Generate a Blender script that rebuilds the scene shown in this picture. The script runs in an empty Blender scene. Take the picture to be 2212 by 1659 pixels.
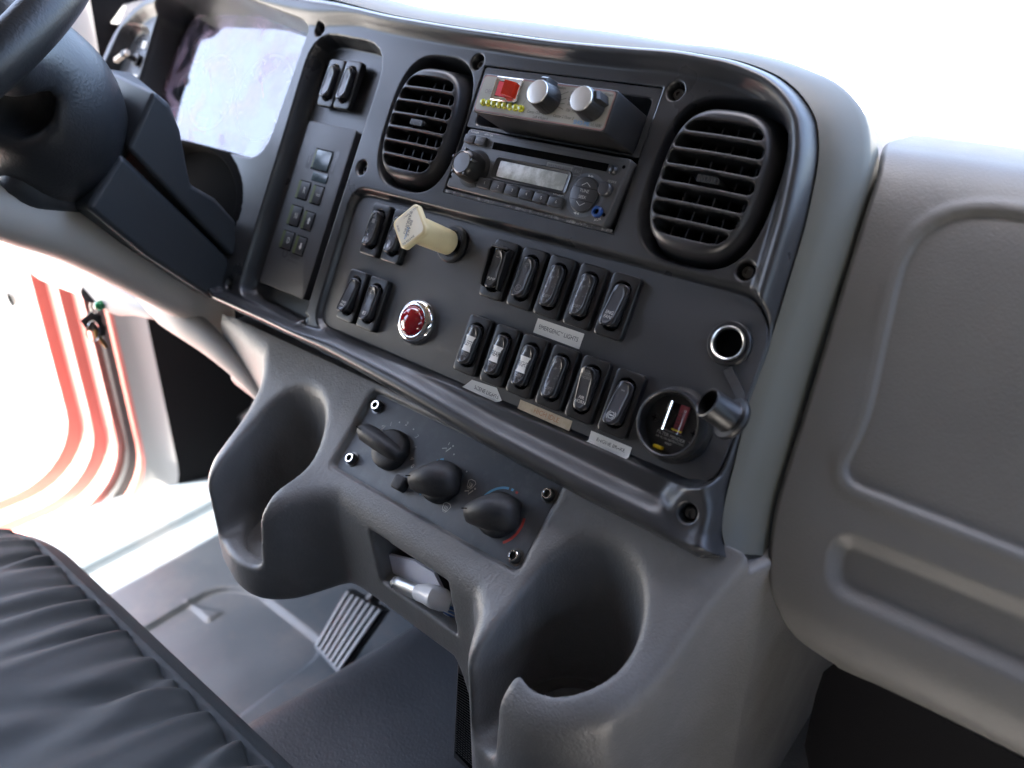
import bpy, math, random
import numpy as np
from mathutils import Matrix, Vector
random.seed(4); np.random.seed(4)
SC = bpy.context.scene
COL = SC.collection
# ------------------------------------------------------------------ camera
CC = np.array([0.38634, -0.44777, 0.32302])
CM = np.array([[0.758979, 0.308632, -0.573321], [0.651094, -0.366809, 0.664475], [-0.005221, -0.877609, -0.479348]])
FPX = 1800.0
cam_d = bpy.data.cameras.new('camera'); cam = bpy.data.objects.new('camera', cam_d); COL.objects.link(cam)
cam_d.sensor_width = 36.0; cam_d.lens = FPX/2212*36; cam_d.clip_start = 0.01; cam_d.clip_end = 2000
mw = Matrix.Identity(4)
for r in range(3):
    mw[r][0] = CM[r][0]; mw[r][1] = -CM[r][1]; mw[r][2] = -CM[r][2]; mw[r][3] = CC[r]
cam.matrix_world = mw
cam_d.dof.use_dof = True; cam_d.dof.focus_distance = 0.68; cam_d.dof.aperture_fstop = 4.2
SC.camera = cam
# ------------------------------------------------------------------ world, sun, exposure
SUN = Vector((-0.15, -0.17, 0.95)).normalized()
w = bpy.data.worlds.new('World'); SC.world = w; w.use_nodes = True
nt = w.node_tree; bg = nt.nodes['Background']
sky = nt.nodes.new('ShaderNodeTexSky'); sky.sky_type = 'NISHITA'; sky.sun_disc = False
sky.sun_elevation = math.asin(SUN.z); sky.sun_rotation = math.atan2(SUN.x, SUN.y)
sky.air_density = 0.9; sky.dust_density = 4.0; sky.ozone_density = 1.0
nt.links.new(sky.outputs[0], bg.inputs[0]); bg.inputs[1].default_value = 0.15
sl = bpy.data.lights.new('sun', 'SUN'); sl.energy = 4.5; sl.angle = math.radians(0.55); sl.color = (1, .94, .86)
so = bpy.data.objects.new('sun', sl); COL.objects.link(so); so.rotation_euler = SUN.to_track_quat('Z', 'Y').to_euler()
so.location = (0, 0, 3)
SC.view_settings.view_transform = 'Standard'; SC.view_settings.look = 'None'
SC.view_settings.exposure = 3.65; SC.view_settings.gamma = 1; SC.view_settings.use_curve_mapping = False
SC.render.engine = 'CYCLES'
SC.cycles.max_bounces = 10; SC.cycles.diffuse_bounces = 5; SC.cycles.glossy_bounces = 5
# ------------------------------------------------------------------ frames
A = math.radians(30)
U = np.array([1., 0, 0]); V = np.array([0, math.sin(A), math.cos(A)]); W = np.array([0, -math.cos(A), math.sin(A)])
PANEL = (np.zeros(3), U, V, W)
B = math.radians(47)
V2 = np.array([0, math.sin(B), math.cos(B)]); N2 = np.array([0, -math.cos(B), math.sin(B)])
CLIM = (V*-.045+W*-.01, U, V2, N2)
WORLD = (np.zeros(3), np.array([1., 0, 0]), np.array([0, 1., 0]), np.array([0, 0, 1.]))
def ray(x, y): return CM @ np.array([(x-1106)/FPX, (y-829.5)/FPX, 1.0])
def at(x, y, pt, n):
    d = ray(x, y); pt = np.array(pt); n = np.array(n); return CC + d*(((pt-CC) @ n)/(d @ n))
def ap(x, y, wv=0.0):                    # photo point read on the panel at height wv -> (u, v)
    X = at(x, y, W*wv, W); return float(X @ U), float(X @ V)
def fmat(fr, u=0, v=0, wv=0, rz=0):
    o, a, b, c = fr; P = o+a*u+b*v+c*wv
    m = Matrix.Identity(4)
    ca, sa = math.cos(rz), math.sin(rz)
    a2 = a*ca+b*sa; b2 = -a*sa+b*ca
    for i in range(3):
        m[i][0] = a2[i]; m[i][1] = b2[i]; m[i][2] = c[i]; m[i][3] = P[i]
    return m
# ------------------------------------------------------------------ materials
def mat(name, col, rough=.5, spec=.5, metal=0, bump=None, coat=0, var=0, trans=0, ior=1.5, emit=0, bump2=None, sheen=0, dirt=None):
    m = bpy.data.materials.new(name); m.use_nodes = True; t = m.node_tree; b = t.nodes['Principled BSDF']
    b.inputs['Base Color'].default_value = (*col, 1); b.inputs['Roughness'].default_value = rough
    b.inputs['Specular IOR Level'].default_value = spec; b.inputs['Metallic'].default_value = metal
    b.inputs['Coat Weight'].default_value = coat; b.inputs['Coat Roughness'].default_value = .08
    b.inputs['Transmission Weight'].default_value = trans; b.inputs['IOR'].default_value = ior
    b.inputs['Sheen Weight'].default_value = sheen
    geo = t.nodes.new('ShaderNodeTexCoord').outputs['Object']
    last = None
    def addbump(kind, scale, strength, dist, last):
        if kind == 'leather':
            n = t.nodes.new('ShaderNodeTexVoronoi'); n.feature = 'SMOOTH_F1'; n.inputs['Scale'].default_value = scale
            nn = t.nodes.new('ShaderNodeTexNoise'); nn.inputs['Scale'].default_value = scale*.35; nn.inputs['Detail'].default_value = 3
            wv_ = t.nodes.new('ShaderNodeMixRGB'); wv_.blend_type = 'ADD'; wv_.inputs[0].default_value = .006
            t.links.new(geo, wv_.inputs[1]); t.links.new(nn.outputs['Color'], wv_.inputs[2]); t.links.new(wv_.outputs[0], n.inputs['Vector'])
            t.links.new(geo, nn.inputs['Vector']); out = n.outputs['Distance']
        elif kind == 'weave':
            n = t.nodes.new('ShaderNodeTexWave'); n.inputs['Scale'].default_value = scale; n.inputs['Distortion'].default_value = .6
            n.inputs['Detail'].default_value = 1; t.links.new(geo, n.inputs['Vector']); out = n.outputs['Fac']
        elif kind == 'wrinkle':
            mp = t.nodes.new('ShaderNodeMapping'); mp.inputs['Scale'].default_value = (1, .35, .35); mp.inputs['Rotation'].default_value = (.4, .3, .9)
            n = t.nodes.new('ShaderNodeTexNoise'); n.inputs['Scale'].default_value = scale; n.inputs['Detail'].default_value = 4; n.inputs['Distortion'].default_value = 1.2
            t.links.new(geo, mp.inputs[0]); t.links.new(mp.outputs[0], n.inputs['Vector']); out = n.outputs['Fac']
        else:
            n = t.nodes.new('ShaderNodeTexNoise'); n.inputs['Scale'].default_value = scale; n.inputs['Detail'].default_value = 4
            t.links.new(geo, n.inputs['Vector']); out = n.outputs['Fac']
        bp = t.nodes.new('ShaderNodeBump'); bp.inputs['Strength'].default_value = strength; bp.inputs['Distance'].default_value = dist
        t.links.new(out, bp.inputs['Height'])
        if last: t.links.new(last, bp.inputs['Normal'])
        return bp.outputs[0]
    for bb in (bump, bump2):
        if bb: last = addbump(*bb, last)
    if last: t.links.new(last, b.inputs['Normal'])
    if var:
        n = t.nodes.new('ShaderNodeTexNoise'); n.inputs['Scale'].default_value = 14; n.inputs['Detail'].default_value = 6
        t.links.new(geo, n.inputs['Vector'])
        r = t.nodes.new('ShaderNodeMapRange'); r.inputs[3].default_value = max(.02, rough-var); r.inputs[4].default_value = min(1, rough+var)
        r.inputs[1].default_value = .3; r.inputs[2].default_value = .7
        t.links.new(n.outputs['Fac'], r.inputs[0]); t.links.new(r.outputs[0], b.inputs['Roughness'])
    if dirt:
        n = t.nodes.new('ShaderNodeTexNoise'); n.inputs['Scale'].default_value = dirt[1]; n.inputs['Detail'].default_value = 8; n.inputs['Roughness'].default_value = .7
        t.links.new(geo, n.inputs['Vector'])
        cr = t.nodes.new('ShaderNodeValToRGB'); cr.color_ramp.elements[0].position = dirt[2]; cr.color_ramp.elements[1].position = dirt[3]
        t.links.new(n.outputs['Fac'], cr.inputs[0])
        mx = t.nodes.new('ShaderNodeMixRGB'); mx.inputs[1].default_value = (*col, 1); mx.inputs[2].default_value = (*dirt[0], 1)
        t.links.new(cr.outputs[0], mx.inputs[0]); t.links.new(mx.outputs[0], b.inputs['Base Color'])
    if emit:
        b.inputs['Emission Color'].default_value = (*col, 1); b.inputs['Emission Strength'].default_value = emit
    return m
bezelM = mat('bezel_plastic', (.031, .032, .035), .31, .55, bump=('noise', 1500, .28, .0004), var=.05)
plateM = mat('plate_plastic', (.048, .050, .056), .42, .5, bump=('noise', 2300, .5, .0004), var=.06)
climM = mat('climate_plastic', (.078, .086, .100), .48, .5, bump=('noise', 2000, .35, .0004), var=.08, dirt=((.12, .13, .145), 60, .50, .75))
leatM = mat('grained_trim', (.150, .147, .144), .44, .5, bump=('leather', 520, .45, .0006), bump2=('wrinkle', 150, .30, .0009), var=.07, dirt=((.190, .185, .180), 26, .48, .8))
sideM = mat('grained_side_trim', (.092, .090, .087), .54, .5, bump=('leather', 560, .26, .0005), bump2=('wrinkle', 170, .20, .0008), var=.06, dirt=((.102, .100, .096), 22, .48, .8))
warmM = mat('warm_lit_trim', (.165, .15, .14), .5, .5, bump=('leather', 520, .3, .0006), var=.05)  # grained trim with the light's warm tint in its colour; no face uses it
trimM = mat('grey_green_strip', (.088, .089, .076), .48, .5, bump=('noise', 900, .12, .0004))
topM = mat('dash_top_trim', (.26, .26, .26), .5, .5, bump=('leather', 480, .3, .0006))
blackM = mat('black_plastic', (.014, .014, .015), .38, .5, bump=('noise', 1800, .12, .0003))
ventM = mat('vent_plastic', (.026, .026, .029), .36, .5, bump=('noise', 1500, .15, .0003))
voidM = mat('dark_void', (.0015, .0015, .0015), .95, .05)
underM = mat('under_panel_plastic', (.004, .004, .005), .75, .06)
swM = mat('switch_plastic', (.012, .012, .013), .30, .5, bump=('noise', 2000, .15, .0003))
rockM = mat('rocker_plastic', (.016, .016, .018), .26, .5)
lensM = mat('rocker_face', (.055, .058, .066), .26, .5, bump=('noise', 1200, .1, .0003))
glossM = mat('worn_clear_lens', (.045, .047, .052), .16, .7, bump=('noise', 320, .22, .0012), coat=.8, dirt=((.30, .31, .33), 260, .55, .72))
rubM = mat('knob_rubber', (.022, .022, .024), .55, .4, bump=('noise', 300, .3, .0005), dirt=((.05, .05, .05), 120, .5, .8))
chromeM = mat('chrome', (.78, .77, .75), .12, .5, 1)
brushM = mat('brushed_metal', (.62, .62, .60), .30, .5, 1)
silvM = mat('silver_cap', (.80, .79, .76), .30, .5, .85)
steelM = mat('dark_steel', (.12, .12, .12), .28, .5, .9)
redM = mat('red_jewel', (.26, .001, .006), .06, .8, coat=.6, ior=1.5)
creamM = mat('cream_plastic', (.74, .64, .38), .36, .5, bump=('noise', 700, .06, .0004), dirt=((.62, .50, .26), 40, .5, .85))
creamlM = mat('pale_face', (.80, .76, .62), .20, .6)
whiteM = mat('white_ink', (.52, .52, .50), .6)
dimM = mat('dim_ink', (.18, .18, .18), .6)
inkM = mat('black_ink', (.015, .015, .018), .5)
blueiM = mat('blue_ink', (.08, .26, .55), .5)
bluegM = mat('blue_mark', (.12, .36, .58), .5)
redgM = mat('red_mark', (.48, .06, .05), .5)
tapeM = mat('white_tape', (.72, .72, .70), .33, .5, bump=('noise', 120, .25, .001))
oldtM = mat('yellowed_tape', (.60, .50, .36), .45, .5, bump=('noise', 160, .5, .001), dirt=((.42, .32, .20), 90, .45, .8))
faintM = mat('faded_red_ink', (.48, .22, .12), .6)
ctrlM = mat('controller_label', (.34, .34, .30), .36, .5, dirt=((.28, .26, .20), 30, .5, .8), bump=('noise', 80, .1, .001))
ctrlrM = mat('controller_red_line', (.30, .17, .16), .4)
radM = mat('radio_plastic', (.062, .063, .067), .36, .5, bump=('noise', 2200, .15, .0003), dirt=((.09, .09, .09), 70, .52, .8))
btnM = mat('button_plastic', (.035, .036, .04), .3, .5)
dispM = mat('radio_display', (.40, .42, .40), .32, .6, dirt=((.75, .78, .78), 55, .42, .62), bump=('noise', 400, .25, .0008))
ledM = mat('yellow_led', (.42, .42, .02), .25, .6, coat=.6)
redswM = mat('red_rocker', (.55, .03, .01), .25, .5, coat=.5)
pinkM = mat('pink_rocker', (.75, .12, .16), .2, .5, coat=.6)
bluM = mat('blue_plastic', (.015, .06, .22), .3, .5)
yelM = mat('yellow_button', (.75, .55, .02), .4)
greenM = mat('green_lamp', (.0, .20, .06), .2, .6, coat=.6)
olivM = mat('olive_key', (.075, .095, .03), .4, .5)
lcdM = mat('lcd_glass', (.05, .075, .085), .2, .6)
seatM = mat('seat_vinyl', (.038, .042, .042), .62, .35, bump=('weave', 330, .35, .0004), bump2=('noise', 40, .3, .003))
pipeM = mat('seat_piping', (.034, .040, .044), .65, .3, bump=('weave', 330, .35, .0004))
matM = mat('rubber_mat', (.062, .078, .094), .42, .5, bump=('noise', 700, .25, .0005), var=.12, dirt=((.12, .12, .125), 9, .5, .8))
tunM = mat('tunnel_vinyl', (.036, .042, .050), .44, .5, bump=('leather', 420, .4, .0008), var=.06)
carpM = mat('dark_carpet', (.012, .012, .013), .95, .1, bump=('noise', 900, .6, .002))
colM = mat('column_plastic', (.030, .033, .037), .48, .5, bump=('noise', 1400, .2, .0003))
knee = mat('knee_trim', (.50, .46, .41), .55, .4, bump=('noise', 600, .15, .0004))  # grey plastic lightened in colour, standing in for sun on it
wheelM = mat('wheel_leather', (.018, .019, .021), .42, .5, bump=('leather', 420, .35, .0006))
redpM = mat('red_paint', (.70, .25, .21), .25, .5, coat=.8)  # red paled towards pink in colour, standing in for glare
whitpM = mat('door_trim', (.55, .54, .52), .5)
sealM = mat('rubber_seal', (.03, .03, .03), .6)
clothM = mat('headliner', (.05, .047, .045), .9, .1)
groundM = mat('concrete_ground', (.52, .50, .46), .9, .2, bump=('noise', 8, .3, .02), dirt=((.42, .40, .37), 3, .4, .7))
paperM = mat('paper', (.80, .80, .88), .7)
bluepM = mat('blue_brochure', (.05, .12, .32), .35)
clearM = mat('clear_tube', (.8, .82, .85), .08, .5, trans=.85, ior=1.3)
whplM = mat('white_plastic', (.72, .72, .74), .35)
brassM = mat('brass_key', (.50, .34, .14), .3, .5, 1)
alM = mat('ribbed_metal', (.30, .32, .34), .42, .5, .6)
gaugeM = mat('gauge_face', (.022, .022, .024), .3)
glassM = bpy.data.materials.new('thin_glass'); glassM.use_nodes = True
t = glassM.node_tree; t.nodes.clear(); o_ = t.nodes.new('ShaderNodeOutputMaterial'); mx = t.nodes.new('ShaderNodeMixShader')
tr = t.nodes.new('ShaderNodeBsdfTransparent'); gl = t.nodes.new('ShaderNodeBsdfGlossy'); gl.inputs['Roughness'].default_value = .02
fr = t.nodes.new('ShaderNodeFresnel'); fr.inputs[0].default_value = 1.5; tr.inputs[0].default_value = (.93, .95, .95, 1)
t.links.new(fr.outputs[0], mx.inputs[0]); t.links.new(tr.outputs[0], mx.inputs[1]); t.links.new(gl.outputs[0], mx.inputs[2]); t.links.new(mx.outputs[0], o_.inputs[0])
# ------------------------------------------------------------------ mesh builder
class MB:
    def __init__(s): s.v = []; s.f = []; s.m = []; s.mats = []; s.n = 0
    def mi(s, m):
        if m not in s.mats: s.mats.append(m)
        return s.mats.index(m)
    def add(s, vs, fs, m):
        k = s.mi(m); s.v += [tuple(map(float, p)) for p in vs]; s.f += [tuple(i+s.n for i in f) for f in fs]; s.m += [k]*len(fs); s.n += len(vs)
        return s
    def loft(s, loops, m, cap0=True, cap1=True, closed=True, matf=None):
        n = len(loops[0]); vs = [p for l in loops for p in l]; fs = []
        for i in range(len(loops)-1):
            for j in range(n if closed else n-1):
                k = (j+1) % n; fs.append((i*n+j, i*n+k, (i+1)*n+k, (i+1)*n+j))
        if cap0: fs.append(tuple(reversed(range(n))))
        if cap1: fs.append(tuple((len(loops)-1)*n+j for j in range(n)))
        return s.add(vs, fs, m)
    def prism(s, out, z0, z1, m, bev=.0008, seg=3, cx=0, cy=0, botbev=0):
        """out: outline as list of (x,y), convex-ish, CCW; rounded top edge"""
        P = np.array(out); c = P.mean(0)
        L = []
        ext = np.abs(P-c).max(0)
        def ins(d):
            return c+(P-c)*np.maximum(0.02, (1-d/np.maximum(ext, 1e-6)))
        if botbev: L.append([(x+cx, y+cy, z0) for x, y in ins(botbev)])
        L.append([(x+cx, y+cy, z0+botbev) for x, y in P]) 
        if bev > 0:
            for i in range(seg+1):
                a = i/seg*math.pi/2
                L.append([(x+cx, y+cy, z1-bev+bev*math.sin(a)) for x, y in ins(bev*(1-math.cos(a)))])
        else: L.append([(x+cx, y+cy, z1) for x, y in P])
        return s.loft(L, m)
    def lathe(s, prof, m, c=(0, 0, 0), seg=40, ax=None, cap0=False, cap1=False, ph=0):
        L = []
        for r, z in prof:
            L.append([(c[0]+r*math.cos(a+ph), c[1]+r*math.sin(a+ph), c[2]+z) for a in [2*math.pi*i/seg for i in range(seg)]])
        return s.loft(L, m, cap0, cap1)
    def tube(s, pts, r, m, seg=12, cap=True):
        P = [np.array(p, float) for p in pts]; L = []
        rr = r if hasattr(r, '__len__') else [r]*len(P)
        t0 = P[1]-P[0]; ref = np.array([0, 0, 1.]) if abs(t0[2]) < .8*np.linalg.norm(t0) else np.array([1., 0, 0])
        nrm = np.cross(t0, ref); nrm /= np.linalg.norm(nrm)
        for i, p in enumerate(P):
            tt = P[min(i+1, len(P)-1)]-P[max(i-1, 0)]; tt = tt/np.linalg.norm(tt)
            nrm = nrm-(nrm@tt)*tt; nrm /= np.linalg.norm(nrm); b = np.cross(tt, nrm)
            L.append([tuple(p+rr[i]*(math.cos(a)*nrm+math.sin(a)*b)) for a in [2*math.pi*k/seg for k in range(seg)]])
        return s.loft(L, m, cap, cap)
    def box(s, c, h, m, bev=0.0006):
        return s.prism([(-h[0], -h[1]), (h[0], -h[1]), (h[0], h[1]), (-h[0], h[1])], c[2]-h[2], c[2]+h[2], m, bev, 2, c[0], c[1])
    def text(s, body, size, m, x=0, y=0, z=0, fn=None, rot=0, sx=1, thick=0, shear=0):
        vs, fs = textmesh(body, shear)
        q = []
        for a, b in vs:
            a, b = a*size*sx, b*size
            a, b = a*math.cos(rot)-b*math.sin(rot)+x, a*math.sin(rot)+b*math.cos(rot)+y
            q.append((a, b, (fn(a, b)+z) if fn else z))
        return s.add(q, fs, m)
    def rect(s, x0, y0, x1, y1, z, m):
        return s.add([(x0, y0, z), (x1, y0, z), (x1, y1, z), (x0, y1, z)], [(0, 1, 2, 3)], m)
    def line(s, pts, wd, z, m, fn=None, closed=False):
        P = [np.array(p) for p in pts]; vs = []; fs = []; n = len(P)
        for i in range(n):
            a = P[(i-1) % n] if closed else P[max(i-1, 0)]; b = P[(i+1) % n] if closed else P[min(i+1, n-1)]
            d = b-a; d = d/(np.linalg.norm(d)+1e-9); nn = np.array([-d[1], d[0]])*wd/2
            for q in (P[i]+nn, P[i]-nn): vs.append((q[0], q[1], (fn(q[0], q[1]) if fn else 0)+z))
        for i in range(n if closed else n-1):
            j = (i+1) % n; fs.append((2*i, 2*i+1, 2*j+1, 2*j))
        return s.add(vs, fs, m)
    def obj(s, name, parent=None, mw=None, smooth=True, ang=35, label=None):
        me = bpy.data.meshes.new(name); me.from_pydata(s.v, [], s.f)
        for m in s.mats: me.materials.append(m)
        me.polygons.foreach_set('material_index', s.m)
        me.update()
        return link(name, me, parent, mw, smooth, ang, label)
def link(name, me, parent=None, mw=None, smooth=True, ang=35, label=None):
    o = bpy.data.objects.new(name, me); COL.objects.link(o)
    if smooth:
        me.shade_smooth()
        if ang: me.set_sharp_from_angle(angle=math.radians(ang))
    if mw is not None: o.matrix_world = mw
    if parent:
        o.parent = parent; o.matrix_parent_inverse = Matrix.Identity(4)
        pw = WM[parent.name]; o.matrix_basis = pw.inverted() @ (mw if mw is not None else Matrix.Identity(4))
    WM[o.name] = mw.copy() if mw is not None else Matrix.Identity(4)
    if label: o['label'] = label
    return o
WM = {}
def thing(name, label, cat, loc=(0, 0, 0), group=None, kind=None):
    o = bpy.data.objects.new(name, None); COL.objects.link(o); o.location = loc; o.empty_display_size = .05
    o['label'] = label; o['category'] = cat
    if group: o['group'] = group
    WM[o.name] = Matrix.Translation(loc)
    return o
def tag(o, label, cat, group=None, kind=None):
    if label: o['label'] = label
    if cat: o['category'] = cat
    if group: o['group'] = group
    if kind: o['kind'] = kind
    return o
_tc = {}
def textmesh(body, shear=0):
    k = (body, shear)
    if k in _tc: return _tc[k]
    cu = bpy.data.curves.new('t', 'FONT'); cu.body = body; cu.size = 1; cu.align_x = 'CENTER'; cu.align_y = 'CENTER'; cu.resolution_u = 3; cu.shear = shear
    cu.space_line = .95
    o = bpy.data.objects.new('t', cu); COL.objects.link(o); bpy.context.view_layer.update()
    dg = bpy.context.evaluated_depsgraph_get(); me = o.evaluated_get(dg).to_mesh()
    vs = [(v.co.x, v.co.y) for v in me.vertices]; fs = [tuple(p.vertices) for p in me.polygons]
    o.evaluated_get(dg).to_mesh_clear(); bpy.data.objects.remove(o); bpy.data.curves.remove(cu)
    _tc[k] = (vs, fs); return vs, fs
def rrect(wd, h, r, n=5, cx=0, cy=0):
    out = []
    for sx, sy, a0 in ((1, 1, 0), (-1, 1, 90), (-1, -1, 180), (1, -1, 270)):
        for i in range(n+1):
            a = math.radians(a0+90*i/n); out.append((cx+sx*(wd/2-r)+r*math.cos(a), cy+sy*(h/2-r)+r*math.sin(a)))
    return out
def ell(a, b, n=32, cx=0, cy=0, p=2.0):
    out = []
    for i in range(n):
        t_ = 2*math.pi*i/n; c, s_ = math.cos(t_), math.sin(t_)
        out.append((cx+a*abs(c)**(2/p)*np.sign(c), cy+b*abs(s_)**(2/p)*np.sign(s_)))
    return out
def roundpoly(pts, r, n=5):
    P = [np.array(p, float) for p in pts]; out = []
    for i in range(len(P)):
        a, b, c = P[i-1], P[i], P[(i+1) % len(P)]
        rr = r[i] if hasattr(r, '__len__') else r
        d1 = (a-b)/np.linalg.norm(a-b); d2 = (c-b)/np.linalg.norm(c-b)
        k = min(rr, .45*np.linalg.norm(a-b), .45*np.linalg.norm(c-b))
        p0, p2 = b+d1*k, b+d2*k
        for j in range(n+1):
            t_ = j/n; out.append(tuple((1-t_)**2*p0+2*t_*(1-t_)*b+t_**2*p2))
    return out
def catmull(P, n=6, closed=False):
    P = [np.array(p, float) for p in P]; out = []; N = len(P)
    rng = range(N) if closed else range(N-1)
    for i in rng:
        p0 = P[(i-1) % N] if closed or i > 0 else P[0]; p1 = P[i]; p2 = P[(i+1) % N]; p3 = P[(i+2) % N] if closed or i+2 < N else P[-1]
        for j in range(n):
            t_ = j/n; out.append(.5*((2*p1)+(-p0+p2)*t_+(2*p0-5*p1+4*p2-p3)*t_**2+(-p0+3*p1-3*p2+p3)*t_**3))
    if not closed: out.append(P[-1])
    return out
def resample(P, n):
    P = np.array(P); d = np.r_[0, np.cumsum(np.linalg.norm(np.diff(P, axis=0), axis=1))]
    s = np.linspace(0, d[-1], n); return np.stack([np.interp(s, d, P[:, k]) for k in range(P.shape[1])], 1)
def sdpoly(X, Y, poly):
    P = np.array(poly); d = np.full(X.shape, 1e9); ins = np.zeros(X.shape, bool)
    for i in range(len(P)):
        ax, ay = P[i]; bx, by = P[(i+1) % len(P)]
        ex, ey = bx-ax, by-ay; L = ex*ex+ey*ey+1e-18
        t_ = np.clip(((X-ax)*ex+(Y-ay)*ey)/L, 0, 1)
        d = np.minimum(d, (X-ax-t_*ex)**2+(Y-ay-t_*ey)**2)
        c = ((ay > Y) != (by > Y))
        with np.errstate(divide='ignore', invalid='ignore'):
            xi = ax+(Y-ay)*ex/np.where(ey == 0, 1e-12, ey)
        ins ^= c & (X < xi)
    d = np.sqrt(d); return np.where(ins, -d, d)
def sstep(x): x = np.clip(x, 0, 1); return x*x*(3-2*x)
def rstep(x): x = np.clip(x, 0, 1); return x*x*x*(x*(6*x-15)+10)
def gridmesh(name, X, Y, Z, keep=None, mats=None, midx=None, fr=WORLD):
    ny, nx = X.shape
    o, a, b, c = fr
    P = o+X[..., None]*a+Y[..., None]*b+Z[..., None]*c
    idx = np.arange(ny*nx).reshape(ny, nx)
    q = np.stack([idx[:-1, :-1], idx[:-1, 1:], idx[1:, 1:], idx[1:, :-1]], -1)
    if keep is not None:
        k = keep; q = q[k]
        if midx is not None: midx = midx[k]
    else:
        q = q.reshape(-1, 4)
        if midx is not None: midx = midx.reshape(-1)
    return rawmesh(name, P.reshape(-1, 3), q.reshape(-1, 4), mats, midx)
def rawmesh(name, P, q, mats=None, midx=None):
    used = np.unique(q); remap = np.full(len(P), -1); remap[used] = np.arange(len(used)); P = P[used]; q = remap[q]
    me = bpy.data.meshes.new(name); me.vertices.add(len(P)); me.vertices.foreach_set('co', P.astype(np.float32).ravel())
    me.loops.add(len(q)*4); me.loops.foreach_set('vertex_index', q.astype(np.int32).ravel())
    me.polygons.add(len(q)); me.polygons.foreach_set('loop_start', np.arange(0, len(q)*4, 4, dtype=np.int32))
    try: me.polygons.foreach_set('loop_total', np.full(len(q), 4, dtype=np.int32))
    except Exception: pass
    for m in (mats or []): me.materials.append(m)
    if midx is not None: me.polygons.foreach_set('material_index', midx.astype(np.int32).ravel())
    me.update(calc_edges=True); me.validate(); return me
def surfnets(f, lo, hi, h):
    ax = [np.arange(lo[i], hi[i]+h, h) for i in range(3)]
    X, Y, Z = np.meshgrid(*ax, indexing='ij'); D = f(X, Y, Z); del X, Y, Z
    s = D < 0; n = D.shape
    cs = tuple(k-1 for k in n)
    acc = np.zeros(cs+(3,)); cnt = np.zeros(cs)
    for a in range(3):
        b, c = [k for k in range(3) if k != a]
        for ob in (0, 1):
            for oc in (0, 1):
                sl0 = [None]*3; sl1 = [None]*3
                sl0[a] = slice(0, n[a]-1); sl1[a] = slice(1, n[a])
                sl0[b] = sl1[b] = slice(ob, n[b]-1+ob); sl0[c] = sl1[c] = slice(oc, n[c]-1+oc)
                d0, d1 = D[tuple(sl0)], D[tuple(sl1)]; cr = (d0 < 0) != (d1 < 0)
                t_ = np.where(cr, d0/np.where(cr, d0-d1, 1), 0)
                acc[..., a] += np.where(cr, t_, 0); acc[..., b] += cr*ob; acc[..., c] += cr*oc; cnt += cr
    act = cnt > 0; vid = np.full(cs, -1); vid[act] = np.arange(act.sum())
    ii = np.argwhere(act); P = (acc[act]/cnt[act][:, None]+ii)*h+np.array(lo)
    Q = []
    for a in range(3):
        b, c = [(1, 2), (2, 0), (0, 1)][a]
        sl0 = [slice(1, n[k]-1) for k in range(3)]; sl0[a] = slice(0, n[a]-1)
        sl1 = list(sl0); sl1[a] = slice(1, n[a])
        s0, s1 = s[tuple(sl0)], s[tuple(sl1)]; cr = s0 != s1
        I = np.argwhere(cr); off = np.array([1, 1, 1]); off[a] = 0; I = I+off
        def V_(db, dc):
            J = I.copy(); J[:, b] -= db; J[:, c] -= dc; return vid[J[:, 0], J[:, 1], J[:, 2]]
        q = np.stack([V_(1, 1), V_(0, 1), V_(0, 0), V_(1, 0)], 1)
        flip = s1[cr]; q[flip] = q[flip][:, ::-1]
        Q.append(q)
    return P, np.concatenate(Q)
def smax(a, b, k): h = np.clip(.5+.5*(a-b)/k, 0, 1); return b*(1-h)+a*h+k*h*(1-h)
def smin(a, b, k): return -smax(-a, -b, k)
# ================================================================== outlines read on the panel
bz_px = [(1475,110),(1545,121),(1608,134),(1675,160),(1715,188),(1741,217),(1760,250),(1768,283),(1768,350),(1745,467),(1721,553),(1667,729),(1617,876),(1590,990),(1565,1090),(1560,1150)]
tr_px = [(1475,95),(1560,104),(1675,127),(1745,151),(1808,180),(1850,220),(1871,260),(1879,317),(1872,383),(1825,553),(1750,789),(1700,960),(1667,1069),(1650,1160),(1646,1200)]
right_side = [ap(x, y, -.004) for x, y in bz_px]
top_px = [(737,3),(800,20),(870,36),(1000,58),(1100,72),(1237,90),(1380,103)]
top_left = [(-.795, .10), (-.79, .20), (-.76, .262), (-.70, .292), (-.60, .306), (-.50, .308), (-.42, .304)]+[ap(x, y, -.004) for x, y in top_px]
bot = [(.214, -.055), (.196, -.064), (.10, -.062), (.0, -.058), (-.10, -.050), (-.20, -.043), (-.30, -.040), (-.395, -.040), (-.418, -.030), (-.424, .0), (-.44, .05), (-.52, .07), (-.78, .07)]
outl = [tuple(p) for p in catmull(top_left+right_side, 4)] + bot
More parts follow.
